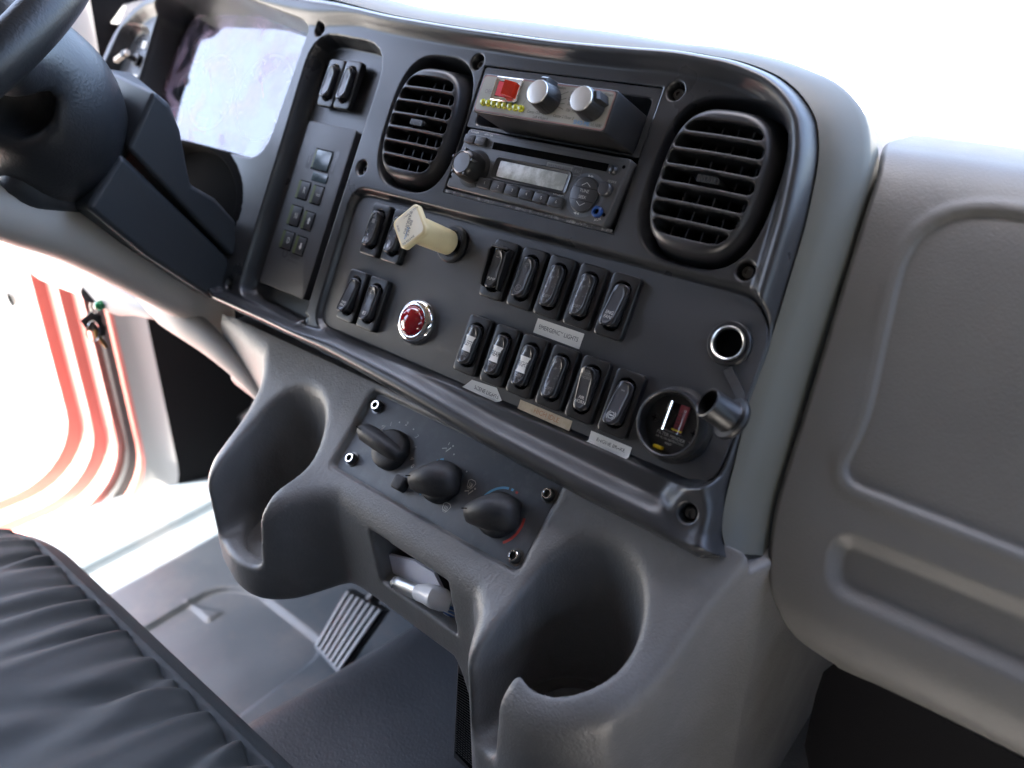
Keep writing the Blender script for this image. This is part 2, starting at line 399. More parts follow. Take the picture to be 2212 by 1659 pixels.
def bezelH(X, Y, full=True):
    mm = 1000.0
    d = -sdpoly(X, Y, outl)*mm; x = X*mm; y = Y*mm
    wr = 23+11*sstep((15-y)/30)*sstep((x+330)/250)-5*sstep((-200-x)/60)*sstep((30-y)/30)+26*sstep((-700-x)/60)+16*sstep((y-230)/50)*sstep((-300-x)/90)
    pk = 9+5*sstep((10-y)/30)+3*sstep((-400-x)/100)
    q = np.clip(d/wr, 0, 1)
    ridge = np.where(q < .4, -20+(20+pk)*np.sqrt(np.clip(1-(1-q/.4)**2, 0, 1)), pk*(1-rstep((q-.4)/.6)))
    H = 5*sstep(d/10)+ridge
    def rec(poly, r, depth, wall, H, p=1):
        s = sdpoly(X, Y, roundpoly(poly, r))*mm
        k = sstep(-s/wall+.5) if p else rstep(-s/wall)
        return H*(1-k)+depth*k, s
    # switch field
    H, _ = rec([(-.246,.119),(.172,.121),(.190,.098),(.190,-.018),(-.243,-.0185)], [.018,.03,.012,.022,.02], -2.0, 6, H)
    # soft lip above it
    # shift selector well
    H, _ = rec([(-.375,.262),(-.262,.256),(-.262,-.022),(-.372,-.018)], [.034,.034,.014,.014], -14, 7, H)
    # instrument cluster opening
    H, _ = rec([(-.690,.262),(-.675,.284),(-.54,.291),(-.40,.270),(-.392,.264),(-.402,.124),(-.69,.124)], [.01,.03,.03,.004,.008,.03,.01], -38, 9, H)
    # vents
    for cx, cy, a, b in ((-.183, .191, 47, 61), (.110, .187, 48, 60)):
        r = ((np.abs(x-cx*mm)/a)**3.0+(np.abs(y-cy*mm)/b)**3.0)**(1/3.0)
        k = sstep((1.04-r)/.14); H = H*(1-k)-26*k
    # steering column cut-out
    r = np.hypot((x+520)/100, (y-60)/60); H = H*(1-sstep((1.0-r)/.15))-75*sstep((1.0-r)/.15)
    # screw pockets
    for cx, cy in SCREWS:
        r = np.hypot(x-cx, y-cy)
        if cx > 170: k = rstep((30-r)/24); H = H*(1-k)+12.5*k
        k = sstep((7.6-r)/2.4); H = H*(1-k)+(4 if cx > 170 else -1 if cy < 0 else -3)*k
    # headlamp switch plate
    H, _ = rec([(-.745,.245),(-.700,.245),(-.700,.15),(-.775,.15)], .02, -2, 8, H)
    return H/mm
SCREWS = [(-370, 266), (-143, 252), (58, 248), (-245, 139), (157, 133), (180, -35), (-258, -19), (-391, -14)]
dash = thing('dashboard', 'dark grey truck dashboard with rocker switches, round-edged vents and moulded cup holders', 'dashboard', (0, 0.05, -.25))
us = np.r_[np.arange(-.80, -.40, .0018), np.arange(-.40, .2241, .001)]; vs_ = np.arange(-.070, .3101, .001)
X, Y = np.meshgrid(us, vs_); H = bezelH(X, Y)
sd = sdpoly(X, Y, outl)
keep = (sd[:-1, :-1] < .0035) & (sd[1:, 1:] < .0035) & (sd[:-1, 1:] < .0035) & (sd[1:, :-1] < .0035)
xc = (X[:-1, :-1]+X[1:, 1:])/2; yc = (Y[:-1, :-1]+Y[1:, 1:])/2
keep &= ~((xc > -.1335) & (xc < .0485) & (yc > .1355) & (yc < .2505))
hole = (np.hypot((xc*1000+520)/112, (yc*1000-60)/72) < 1).astype(int)  # cut-out faces coloured near black in place of the shade inside
me = gridmesh('bezel', X, Y, H, keep, [bezelM, voidM], hole, PANEL)
bezel = link('bezel', me, dash, ang=0)
def Hs(u, v): return float(bezelH(np.array([[u]]), np.array([[v]]))[0, 0])
m = MB(); m.add([(-.525+.104*math.cos(a), .060+.063*math.sin(a), -.014) for a in np.linspace(0, 6.2, 40)], [tuple(range(40))], voidM); m.obj('column_boot', dash, fmat(PANEL), smooth=False)
# liner walls of the radio opening
m = MB()
o0 = rrect(.182, .115, .002, 3, -.0425, .193)
m.loft([[(x, y, .0055) for x, y in o0], [(x, y, .0050) for x, y in rrect(.180, .113, .002, 3, -.0425, .193)], [(x, y, -.09) for x, y in rrect(.180, .113, .002, 3, -.0425, .193)]], bezelM, False, True)
m.obj('radio_opening', dash, fmat(PANEL))
# screws
sm = MB(); sm.lathe([(.0, -.0005), (.0044, -.0005), (.0044, .0012), (.0038, .0018), (.0022, .0018), (.0020, .0002), (0, .0002)], steelM, seg=24)
sm.lathe([(.0042, .0001), (.0072, .0001)], voidM, seg=24)
s0 = sm.obj('screw', dash, fmat(PANEL, SCREWS[0][0]/1000, SCREWS[0][1]/1000, -.0025)); sme = s0.data
for x, y in SCREWS[1:]: link('screw', sme, dash, fmat(PANEL, x/1000, y/1000, .0045 if x > 170 else -.0025), smooth=False)
# switch mounting plate
class MM(MB):
    def obj(s, *a, **k):
        s.v = [(x*.001, y*.001, z*.001) for x, y, z in s.v]; return MB.obj(s, *a, **k)
m = MM(); m.prism(roundpoly([(-241,114),(-241,-15),(187,-15),(187,97),(170,117)][::1], [16,18,20,24,14]), -1.8, 0, plateM, .4)
for cx, cy in ((163, 82),): pass
m.obj('switch_plate', dash, fmat(PANEL))
# ------------------------------------------------------------------ rocker switches
fm = MM()
Lp = []
def ringsection():
    no = 6; o = rrect(24.6, 49.2, 3.6, no); inn = rrect(15.4, 38.4, 7.2, no)
    L = [[(x, y, 0) for x, y in o], [(x, y, 4.7) for x, y in o]]
    for i in range(1, 4):
        a = i/3*math.pi/2; d = 1.3*(1-math.cos(a))
        L.append([(x, y, 4.7+1.3*math.sin(a)) for x, y in rrect(24.6-2*d, 49.2-2*d, 3.4, no)])
    L.append([(x, y, 6.0) for x, y in rrect(16.6, 39.6, 7.6, no)]); L.append([(x, y, 5.5) for x, y in inn]); L.append([(x, y, 0.3) for x, y in rrect(15, 38, 7.0, no)])
    return L
fm.loft(ringsection(), swM, True, False)
fm.add([(x, y, .4) for x, y in rrect(15, 38, 7, 6)], [tuple(range(28))], voidM)
frame_me = None
NPT = 6
def rocker_mesh(tilt, face, texts=(), gloss=False, tape=None, marks=()):
    def hf(x, y): return 10.6-tilt*y/17*2.2+2.0*(y/17)**2-.02*x*x
    m = MM(); base = rrect(14.0, 34.0, 5.4, NPT)
    def ellp(a, b): return [(a*math.cos(t_), b*math.sin(t_)) for t_ in [math.atan2(y/17, x/7) for x, y in base]]
    def sc(d): return rrect(14.0-2*d, 34.0-2*d, 5.4-d, NPT)
    L = [[(x, y, .5) for x, y in base], [(x, y, hf(x, y)-1.6) for x, y in sc(.1)], [(x, y, hf(x, y)-.7) for x, y in sc(.35)], [(x, y, hf(x, y)-.2) for x, y in sc(.9)], [(x, y, hf(x, y)) for x, y in sc(1.6)]]
    L.append([(x, y, hf(x, y)+.05) for x, y in ellp(5.6, 15.2)])
    m.loft(L, rockM, False, False)
    dp = .1 if gloss else -.25
    L = [[(x, y, hf(x, y)+.05) for x, y in ellp(5.6, 15.2)], [(x, y, hf(x, y)+dp*.8+.05) for x, y in ellp(5.2, 14.7)]]
    for k in (.8, .55, .3, .05): L.append([(x, y, hf(x, y)+dp-(.0 if gloss else .25*(1-k*k))) for x, y in ellp(5.2*k, 14.7*k)])
    m.loft(L, face, False, True)
    if gloss:
        m.loft([[(x, y, hf(x, y)+.08) for x, y in ellp(5.75, 15.4)], [(x, y, hf(x, y)+.22) for x, y in ellp(5.45, 15.0)], [(x, y, hf(x, y)+.1) for x, y in ellp(5.2, 14.7)]], glossM, False, False)
    for tx in texts:
        body, size, y0, mt = tx[:4]; m.text(body, size, mt, 0, y0, .12 if not gloss else .2, fn=hf, sx=.95)
    for mk in marks: mk(m, hf)
    tp = None
    if tape:
        tp = MM(); n = 9; ys = np.linspace(-6.6, 6.6, n)+.6; rows = []
        for y in ys: rows.append([(x, y, hf(x, y)+.45+(.35 if abs(x) > 4.6 else .0)*0) for x in np.linspace(-6.0, 6.0, 6)])
        vs = [p for r_ in rows for p in r_]; fs = [(i*6+j, i*6+j+1, (i+1)*6+j+1, (i+1)*6+j) for i in range(n-1) for j in range(5)]
        tp.add(vs, fs, tapeM); tp.text(tape, 6.0, inkM, 0, .6, .52, fn=hf, sx=.50 if len(tape) > 4 else .60)
    return m, tp
def dashmark(m, hf): m.line([(-1.6, 9.5), (1.6, 9.5)], .9, .12, dimM, hf)
def brakemark(m, hf):
    c = (0, -10)
    m.line([(c[0]+2.3*math.cos(a), c[1]+2.3*math.sin(a)) for a in np.linspace(0, 2*math.pi, 20)[:-1]], .4, .14, whiteM, hf, closed=True)
    for s_ in (1, -1): m.line([(c[0]+s_*3.4*math.cos(a), c[1]+3.4*math.sin(a)) for a in np.linspace(-1, 1, 9)], .4, .14, whiteM, hf)
    m.line([(c[0]-1.4, c[1]), (c[0]+1.4, c[1])], .8, .14, whiteM, hf)
def circmark(m, hf):
    m.line([(3*math.cos(a), -10+3*math.sin(a)) for a in np.linspace(0, 2*math.pi, 20)[:-1]], .35, .14, dimM, hf, closed=True)
    m.text('RES\nSET', 1.7, dimM, 0, -10, .14, fn=hf); m.text('MIRR\nHEAT\nREG', 1.6, dimM, 0, 9.5, .14, fn=hf)
def lampmark(y0, mt):
    def f(m, hf):
        m.add([(x, y+y0, hf(x, y+y0)+.14) for x, y in [(-1.8, -1.3), (0, -1.8), (0, 1.8), (-1.8, 1.3)]], [(0, 1, 2, 3)], mt)
        for k in (-1.3, 0, 1.3): m.line([(.6, y0+k), (2.4, y0+k)], .6, .14, mt, hf)
    return f
def truckmark(m, hf):
    m.add([(x, y, hf(x, y)+.3) for x, y in [(-2, 5), (2, 5), (2, 9), (-2, 9)]], [(0, 1, 2, 3)], dimM)
def place_switch(u, v, wv, label, tilt=1, face=lensM, texts=(), gloss=False, tape=None, marks=(), guard=False, corr=True):
    global frame_me
    if corr: u, v = u+.0095*(386-u), v-.0095*(56-v)
    mw_ = fmat(PANEL, u/1000, v/1000, wv/1000)
    if frame_me is None:
        o = fm.obj('rocker_switch', dash, mw_); frame_me = o.data
    else: o = link('rocker_switch', frame_me, dash, mw_, smooth=False)
    o['label'] = label
    m, tp = rocker_mesh(tilt, face, texts, gloss, tape, marks)
    m.obj('rocker', o, mw_, ang=50)
    if tp: tp.obj('tape_label', o, mw_)['label'] = 'white tape reading '+tape
    if guard:
        g = MM()
        for s_ in (-1, 1):
            pts = [(-17, 5.6), (-16, 11), (-8, 13), (6, 13.5), (14, 14.5), (17, 11), (17.5, 5.6)]
            L = [[(s_*8.3+a, y+6*0, z) for (y, z) in pts] for a in (0, s_*1.5)]
            n = len(pts); vs = L[0]+L[1]; fs = [tuple(range(n)), tuple(range(2*n-1, n-1, -1))]+[(i, (i+1) % n, n+(i+1) % n, n+i) for i in range(n)]
            g.add(vs, fs, swM)
        g.prism(rrect(18, 1.8, .6, 3, 0, 17.6), 5.6, 13.5, swM, .6)
        g.obj('guard', o, mw_, ang=30)
    return o
OPT = lambda s: (('OPT', 3.6, s, dimM),)
place_switch(-50.5, 84, .2, 'black rocker switch marked PUMP inside a raised guard', -.3, texts=(('PUMP', 3.3, -9, whiteM),), marks=(dashmark,), guard=True)
place_switch(-20, 84, .2, 'black rocker switch with a ringed mirror heat mark, second in the upper row', .6, marks=(circmark,))
place_switch(8.5, 84, .2, 'scuffed glossy rocker switch above the left end of the EMERGENCY LIGHTS tape', .5, glossM, (('OPT', 3.8, -9, dimM),), True)
place_switch(38.5, 84, .2, 'scuffed glossy rocker switch above the right end of the EMERGENCY LIGHTS tape', .5, glossM, (('OPT', 3.8, -9.5, dimM),), True)
place_switch(68.5, 84, .2, 'black rocker switch marked ENG FAN', 1.9, texts=(('ENG\nFAN', 3.7, -8.2, whiteM),))
place_switch(-51.5, 18.5, .2, 'black rocker switch with white tape reading LEFT', .6, glossM, (('OPT', 3.6, -8.8, dimM),), True, 'LEFT')
place_switch(-21, 18.5, .2, 'black rocker switch with white tape reading REAR', .6, glossM, (('OPT', 3.6, -8.8, dimM),), True, 'REAR')
place_switch(8, 18.5, .2, 'black rocker switch with white tape reading RIGHT', .6, glossM, (('OPT', 3.6, -8.8, dimM),), True, 'RIGHT')
place_switch(38.5, 18.5, .2, 'plain glossy rocker switch between the RIGHT and AIR HORN switches', .5, glossM, (('OPT', 3.6, -9.5, dimM),), True)
place_switch(68, 18.5, .2, 'black rocker switch marked AIR HORN', -1.4, texts=(('AIR\nHORN', 3.5, -8.5, whiteM), ('ELEC\nHORN', 3.2, 9.8, dimM)))
place_switch(99, 18.0, .2, 'black rocker switch with a ringed brake mark above the ENGINE BRAKE tape', 1.9, marks=(dashmark, brakemark))
place_switch(-206, 86, .2, 'shiny silvery rocker switch left of the square cream knob', .4, glossM, (), True, None, (truckmark,))
place_switch(-176, 86, .2, 'shiny silvery rocker switch half hidden behind the square cream knob', .4, glossM, (), True, None, (truckmark,))
place_switch(-209, 21, .2, 'black rocker switch marked MIRR HEAT', 1.6, texts=(('MIRR\nHEAT', 2.9, -9, whiteM),))
place_switch(-179.5, 21, .2, 'black rocker switch with lamp symbols beside the red light', .5, marks=(lampmark(10, dimM), lampmark(-10, whiteM)))
place_switch(-338, 216.5, -9, 'left one of the pair of rocker switches above the gear selector', .3, lensM, corr=False)
place_switch(-312, 217, -9, 'right one of the pair of rocker switches above the gear selector', .3, lensM, corr=False)
# ------------------------------------------------------------------ tape labels on the plate
def tape(name, label, poly, mt, txt, tm, size, rot=0, sx=.85, off=(0, 0)):
    m = MM(); c = np.mean(poly, 0)
    P = []
    for i in range(len(poly)):
        a = np.array(poly[i]); b = np.array(poly[(i+1) % len(poly)])
        for k in range(6): P.append(a+(b-a)*k/6)
    rings = []
    for k in (1, .66, .33, .02):
        rings.append([(c[0]+(p[0]-c[0])*k, c[1]+(p[1]-c[1])*k) for p in P])
    def z(x, y): return max(0, Hs(x/1000, y/1000)*1000)+.35+.12*math.sin(x*1.1)*math.sin(y*.7+1)
    m.loft([[(x, y, z(x, y)) for x, y in r_] for r_ in rings], mt, False, True)
    m.text(txt, size, tm, c[0]+off[0], c[1]+off[1], .12, fn=z, rot=rot, sx=sx)
    return m.obj(name, dash, fmat(PANEL), label=label)
tape('tape_label', 'white tape reading EMERGENCY LIGHTS', [(3.5,45),(3.5,57),(49.5,57),(49.5,44.5)], tapeM, 'EMERGENCY LIGHTS', inkM, 4.9, 0, .86)
tape('tape_label', 'white tape reading SCENE LIGHTS with pointed ends', [(-47,-18),(-40,-9.3),(-13,-7.6),(-4,-15.6),(-8,-18.5)], tapeM, 'SCENE LIGHTS', inkM, 4.6, -.02, .9, (1, -.6))
tape('tape_label', 'yellowed tape with faded letters reading HIGH IDLE', [(13,-16.5),(13,-9),(65,-8.8),(65,-17)], oldtM, 'HIGH IDLE', faintM, 5.6, 0, .95, (2, 0))
tape('tape_label', 'white tape reading ENGINE BRAKE', [(83.5,-18.6),(83,-10),(119.5,-10),(119.5,-19)], tapeM, 'ENGINE BRAKE', inkM, 3.7, 0, 1.0, (1, 0))
# ------------------------------------------------------------------ air vents
def vent(cx, cy, label):
    a, b, top = 39.5, 52.0, 16.0
    g = .62; xs = np.arange(-46, 46.01, g); ys = np.arange(-58, 58.01, g); X, Y = np.meshgrid(xs, ys)
    r = ((np.abs(X)/a)**3.0+(np.abs(Y)/b)**3.0)**(1/3.0)
    d = (r-1)*a*1.0            # ~mm outside outline
    e = np.clip(-d/5, 0, 1)
    Z = top-3.0*(X/a)**2-2.2*(Y/b)**2
    Z = np.where(d > 0, Z-6-np.minimum(d, 7)*4.2, Z-6*(1-np.sqrt(np.clip(1-(1-e)**2, 0, 1))))
    for i in range(7):
        yc = (i-3)*12.6; s = smax(d+3.4, np.abs(Y-yc)-5.4, 4.0)
        s = s+.4
        k = sstep((-s+.5)/1.5); Z = Z*(1-k)+(Z-15)*k
        Z = np.where(s < -1.0, -14, Z)
    o = link('air_vent', gridmesh('air_vent', X/1000, Y/1000, Z/1000, (r[:-1, :-1] < 1.16), [ventM]), dash, fmat(PANEL, cx/1000, cy/1000, 0), ang=0, label=label)
    m = MM()
    for x in (-19, -7, 5, 17, 28):
        if abs(x) < a-8: m.box((x, 0, -6.5), (.5, 42, 7), ventM, 0)
    m.rect(-38, -50, 38, 50, -13.5, voidM); m.obj('vane', o, fmat(PANEL, cx/1000, cy/1000, 0))
    m = MM(); m.prism(rrect(17, 5, 2, 4, 2, 0), 2, 13, blackM, 1)
    for i in range(8): m.box((-5+i*1.9, 0, 13.6), (.5, 2.6, 1.2), steelM, .2)
    m.obj('vent_tab', o, fmat(PANEL, cx/1000, cy/1000, .002))
    return o
vent(-182, 188, 'oval louvred air vent left of the radio'); vent(110.5, 186, 'oval louvred air vent right of the radio')
# ------------------------------------------------------------------ red lamp
def part_lathe(name, prof, mt, u, v, wv, parent=dash, label=None, seg=48, fr=PANEL, ang=40, cap1=True):
    m = MM(); m.lathe(prof, mt, seg=seg, cap1=cap1); return m.obj(name, parent, fmat(fr, u/1000, v/1000, wv/1000), ang=ang, label=label)
ring = part_lathe('indicator_lamp', [(20.5, 0), (20.8, 1.5), (20, 4.5), (18, 7.2), (15.8, 8.4), (14.2, 8.2), (13.2, 6.8)], chromeM, -118, 19.5, 0, label='round red jewel lamp in a chrome ring', cap1=False)
part_lathe('lens', [(13.6, 6.0), (13.2, 8.5), (11.8, 11.2), (9.4, 13.4), (6, 14.9), (3, 15.5), (.3, 15.6)], redM, -118, 19.5, 0, ring, seg=32)
# ------------------------------------------------------------------ parking brake knob
bk = part_lathe('brake_knob', [(11.0, 8), (11.2, 20), (11.6, 50), (11.6, 53)], creamM, -107, 94, 0, label='square cream parking brake pull knob')
m = MM(); m.lathe([(16.5, 0), (16.5, 3), (15, 4.4), (12, 4.6), (10.5, 3), (9.5, -2)], blackM, seg=40); m.lathe([(6.5, 0), (6.5, 9)], voidM, seg=20); m.obj('collar', bk, fmat(PANEL, -.107, .094, 0))
m = MM(); mwk = fmat(PANEL, -.107, .094, .052, math.radians(45+2))
sq = rrect(29.5, 29.5, 5, 6)
m.prism(sq, 0, 6.2, creamM, 1.6, 4, botbev=1.2)
m.loft([[(x, y, 6.25) for x, y in rrect(25, 25, 4, 6)], [(x, y, 6.28) for x, y in rrect(.5, .5, .2, 6)]], creamlM, False, True)
R45 = math.radians(-45)
for body, s_, dx, dy, rr in (('PARKING', 4.6, -1.5, 3.4, R45), ('BRAKE', 4.6, -4, -1.6, R45)):
    m.text(body, s_, dimM, 0.4+dx*.2, dy, 6.4, rot=math.radians(-135))
m.text('Bendix', 3.8, blueiM, -4.4, -4.0, 6.4, rot=math.radians(-135), shear=.2)
m.text('PUSH', 2.5, inkM, -10.6, 5, 6.4, rot=math.radians(-90)); m.text('TO RELEASE', 2.5, inkM, -5, -10.8, 6.4, rot=0)
m.text('PULL TO APPLY', 2.4, dimM, 6, 9.8, 6.4, rot=math.radians(180)); 
m.obj('knob_head', bk, mwk)
# ------------------------------------------------------------------ power socket with strap and cap
so_ = part_lathe('power_socket', [(15.8, 0), (15.8, 2.6), (14.8, 3.6), (12.2, 3.8)], blackM, 163, 82.5, 0, label='round power socket with a silver rim', cap1=False)
m = MM(); m.lathe([(12.2, 3.6), (12.0, 4.6), (11.2, 5.0), (10.4, 4.4), (10.1, 2), (10, -1)], brushM, seg=44); m.obj('rim', so_, fmat(PANEL, .163, .0825, 0))
m = MM(); m.lathe([(10.2, .4), (0.01, .3)], voidM, seg=30); m.lathe([(10.0, 3.4), (9.9, .4)], gaugeM, seg=30); m.obj('bore', so_, fmat(PANEL, .163, .0825, 0))
m = MB()
def pu(u, v, wv): return V*0+U*u/1000+V*v/1000+W*wv/1000
pth = catmull([pu(168, 66, 2), pu(178, 57, 3), pu(185, 50, 5), pu(186, 42, 8), pu(184, 33, 10)], 6)
L = []
for i, p in enumerate(pth):
    d = pth[min(i+1, len(pth)-1)]-pth[max(i-1, 0)]; d /= np.linalg.norm(d); sdir = np.cross(d, W); sdir /= np.linalg.norm(sdir)
    L.append([p+sdir*.0034+W*.0008, p-sdir*.0034+W*.0008, p-sdir*.0034-W*.0008, p+sdir*.0034-W*.0008])
m.loft(L, rubM); m.obj('strap', so_)
P0 = at(1527, 868, W*.036, W); P1 = at(1583, 906, W*.018, W)
ax = P1-P0; ax /= np.linalg.norm(ax); e1 = np.cross(ax, V); e1 /= np.linalg.norm(e1); e2 = np.cross(ax, e1)
CAPF = (P0, e1, e2, ax); ln = np.linalg.norm(P1-P0)*1000
m = MM(); m.lathe([(9.2, ln-2), (9.0, .6), (9.6, 0), (10.4, .4), (10.6, ln-4), (11.2, ln-3), (14.5, ln-2.5), (15, ln-1.5), (15, ln), (13.8, ln+2.2), (0.1, ln+2.4)], blackM, seg=44)
m.lathe([(9.2, ln-2.1), (.1, ln-2.1)], voidM, seg=30)
m.obj('cap', so_, fmat(CAPF))
# ------------------------------------------------------------------ filter gauge
gx, gy = 146, 17
ga = part_lathe('filter_gauge', [(27.5, 0), (27.5, 1.4), (25.8, 2.2), (24.5, 3), (24.2, 15), (23.6, 16), (22.6, 16.2), (21.8, 15.4), (21.4, 4)], blackM, gx, gy, 0, label='round filter restriction gauge with a clear red-scaled window', cap1=False)
G = fmat(PANEL, gx/1000, gy/1000, 0)
m = MM(); m.lathe([(21.6, 5), (.1, 5)], gaugeM, seg=40)
m.text('FILTER MINDER', 3.3, whiteM, 1, -8.6, 5.2, rot=-.02); m.text('AIR FILTER RESTRICTION', 2.0, whiteM, 1, -11.4, 5.2); m.text('RESET', 2.0, whiteM, 1, -14.2, 5.2)
m.text('R', 1.2, whiteM, 15.5, -7.6, 5.2)
for x, y in ((-15, 0), (16.5, -1)):
    m.lathe([(3.2, 5.1), (3.2, 6.2), (.1, 6.2)], blackM, (x, y, 0), 16); m.box((x, y, 6.3), (2, .4, .1), voidM, 0); m.box((x, y, 6.3), (.4, 2, .12), voidM, 0)
m.obj('face', ga, G)
m = MM(); m.rect(1, -4.6, 8.6, 15, 6.0, mat('dark_red_scale', (.22, .02, .03), .4))
for i in range(6): m.line([(1, 9-i*2.6), (4, 9-i*2.6)], .35, 6.15, inkM)
m.line([(0, -3.2), (8.6, -3.2)], 1.1, 6.2, yelM); m.text('O', 2.2, whiteM, 5.5, 11.5, 6.2); m.rect(-9, -4.6, 1, 15, 6.0, voidM); m.obj('scale', ga, G)
m = MM(); L = []
for y in (-5.5, 15.5): L.append([(9.5*math.cos(t_), y, 5.2+7.5*math.sin(t_)) for t_ in np.linspace(0, math.pi, 18)])
m.loft(L, glassM, False, False, closed=False)
m.line([(-9.5, -5.5), (9.5, -5.5)], .6, 5.6, dimM); m.obj('window', ga, G)
m = MM(); m.prism(rrect(7, 2.4, .6, 3, -4.5, -18.6), 5, 8.5, yelM, .4); m.obj('reset_button', ga, G)
# ------------------------------------------------------------------ gear selector
mwS = fmat(PANEL)
m = MM(); m.prism(rrect(76, 176, 3, 4, -318, 87), -13, -5, plateM, .8); 
m.text('Allison', 6.4, blackM, -314, 37, -4.9, rot=-.04); m.text('TRANSMISSION', 2.6, blackM, -314, 31, -4.9)
m.line([(-329+3.5*math.cos(a), 37+4.4*math.sin(a)) for a in np.linspace(0, 2*math.pi, 18)[:-1]], 1.2, -4.9, blackM, closed=True)
gs = m.obj('gear_selector', dash, mwS, label='tall push-button gear selector with R, N and D keys')
def wellbox(cx, cy, wd, h, txt, sz=6.5, arrow=0):
    m = MM(); m.rect(cx-wd/2, cy-h/2, cx+wd/2, cy+h/2, -4.92, voidM)
    m.prism(rrect(wd-2.4, h-2.4, .8, 3, cx+.3, cy), -5, -4.0, btnM, .4)
    m.rect(cx-wd/2+.2, cy-h/2+.9, cx-wd/2+4.4, cy+h/2-.9, -3.85, olivM)
    if txt: m.text(txt, sz, whiteM, cx+2.6, cy, -3.8, sx=.7)
    if arrow:
        s_ = arrow; m.add([(cx+2, cy+s_*4.2, -3.8), (cx-.4, cy+s_*.6, -3.8), (cx+4.4, cy+s_*.6, -3.8)], [(0, 1, 2)], whiteM)
        m.rect(cx+.9, min(cy-s_*3, cy+s_*.6), cx+3.1, max(cy-s_*3, cy+s_*.6), -3.8, whiteM)
    m.obj('key', gs, mwS, label=('key marked '+txt) if txt else ('key with up arrow' if arrow > 0 else 'key with down arrow'))
wellbox(-331, 104, 19, 20, 'R', 9); wellbox(-308, 103, 17, 20, 'MOD', 3.6)
wellbox(-331.5, 76.5, 19, 22, 'N', 9); wellbox(-309, 75.5, 17, 20, '', arrow=1)
wellbox(-331.5, 50, 19, 20, 'D', 9); wellbox(-309.5, 49, 17, 20, '', arrow=-1)
m = MM(); m.rect(-331, 127, -303, 149.5, -4.9, voidM); m.prism(rrect(23.5, 20, 1, 3, -315.5, 138), -5, -3.8, lcdM, .3); m.rect(-330, 129, -327.6, 148, -3.9, olivM)
m.prism(rrect(24, 9, 1, 3, -312, 120.5), -5, -4.2, lcdM, .3)
for x, t_ in ((-336.5, 'SELECT'), (-297, 'MONITOR')):
    m.rect(x-3, 127, x+3, 150, -4.88, btnM); m.text(t_, 3, dimM, x, 137, -4.8, rot=math.radians(90), sx=1)
m.obj('display', gs, mwS)
# ------------------------------------------------------------------ instrument cluster
Xc, Yc = np.meshgrid(np.linspace(-.70, -.385, 60), np.linspace(.115, .295, 30))
Zc = -.026-.0*Xc+.018*((Xc+.54)/.15)**2*0-.002*((Yc-.20)/.09)**2
m = MB(); P0c = PANEL
clf = mat('cluster_face', (.05, .06, .08), .5, .5)
link_ = link('instrument_cluster', gridmesh('instrument_cluster', Xc, Yc, Zc-.004, None, [clf], None, PANEL), dash, ang=0, label='instrument cluster behind a glaring clear lens')
def hz(x, y): return -26-2*((y/1000-.20)/.09)**2-3.4
m = MM()
for cx, cy, r in ((-640, 240, 17), (-645, 190, 17), (-650, 150, 15), (-585, 190, 46), (-480, 195, 50)):
    m.line([(cx+r*math.cos(a), cy+r*math.sin(a)) for a in np.linspace(0, 2*math.pi, 40)[:-1]], 1.6, .2, whiteM, hz, closed=True)
    for a in np.linspace(-.6, 3.7, 12): m.line([(cx+r*.92*math.cos(a), cy+r*.92*math.sin(a)), (cx+r*.78*math.cos(a), cy+r*.78*math.sin(a))], 1.2, .3, whiteM, hz)
    m.line([(cx, cy), (cx+r*.7*math.cos(2.2), cy+r*.7*math.sin(2.2))], 2.2, .5, redgM, hz)
m.add([(x, y, hz(x, y)+.2) for x, y in [(-600, 140), (-575, 140), (-575, 160), (-600, 160)]], [(0, 1, 2, 3)], redgM)
m.obj('dial', link_, fmat(PANEL))
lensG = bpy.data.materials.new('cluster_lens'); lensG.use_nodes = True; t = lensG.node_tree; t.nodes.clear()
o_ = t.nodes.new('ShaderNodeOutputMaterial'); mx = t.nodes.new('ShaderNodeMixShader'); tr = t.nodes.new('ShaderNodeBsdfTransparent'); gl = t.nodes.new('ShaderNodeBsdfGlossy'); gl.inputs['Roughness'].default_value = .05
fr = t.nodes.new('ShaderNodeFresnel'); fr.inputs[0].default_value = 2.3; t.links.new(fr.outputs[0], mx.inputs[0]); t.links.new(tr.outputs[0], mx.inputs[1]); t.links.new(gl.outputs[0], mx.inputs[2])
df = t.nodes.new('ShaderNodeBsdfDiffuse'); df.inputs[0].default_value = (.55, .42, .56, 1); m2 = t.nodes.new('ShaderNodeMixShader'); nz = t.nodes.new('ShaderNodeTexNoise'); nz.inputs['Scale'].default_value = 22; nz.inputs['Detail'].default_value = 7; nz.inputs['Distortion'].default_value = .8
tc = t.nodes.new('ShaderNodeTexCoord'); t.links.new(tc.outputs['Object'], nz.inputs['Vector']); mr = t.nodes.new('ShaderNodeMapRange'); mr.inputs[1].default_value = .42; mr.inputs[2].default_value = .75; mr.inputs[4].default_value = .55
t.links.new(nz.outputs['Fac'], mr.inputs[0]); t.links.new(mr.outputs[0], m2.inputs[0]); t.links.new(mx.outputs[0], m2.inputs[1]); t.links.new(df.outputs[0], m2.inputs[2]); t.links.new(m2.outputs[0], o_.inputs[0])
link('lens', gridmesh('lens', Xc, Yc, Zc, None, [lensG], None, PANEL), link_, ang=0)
m = MM(); m.lathe([(8, 0), (8, 3), (4, 4), (3.4, 16), (4.5, 20), (.1, 21)], blackM, seg=20); m.box((-6, 0, 17), (14, 3, 3), knee, 1.5)
m.obj('lamp_knob', dash, fmat(PANEL, -.722, .205, 0, .5))
m = MM()
for y in (226, 182):
    m = MM(); m.rect(-722, y-5, -711, y+5, .4-2, whiteM); m.obj('lamp_icon', dash, fmat(PANEL, 0, 0, .0008))
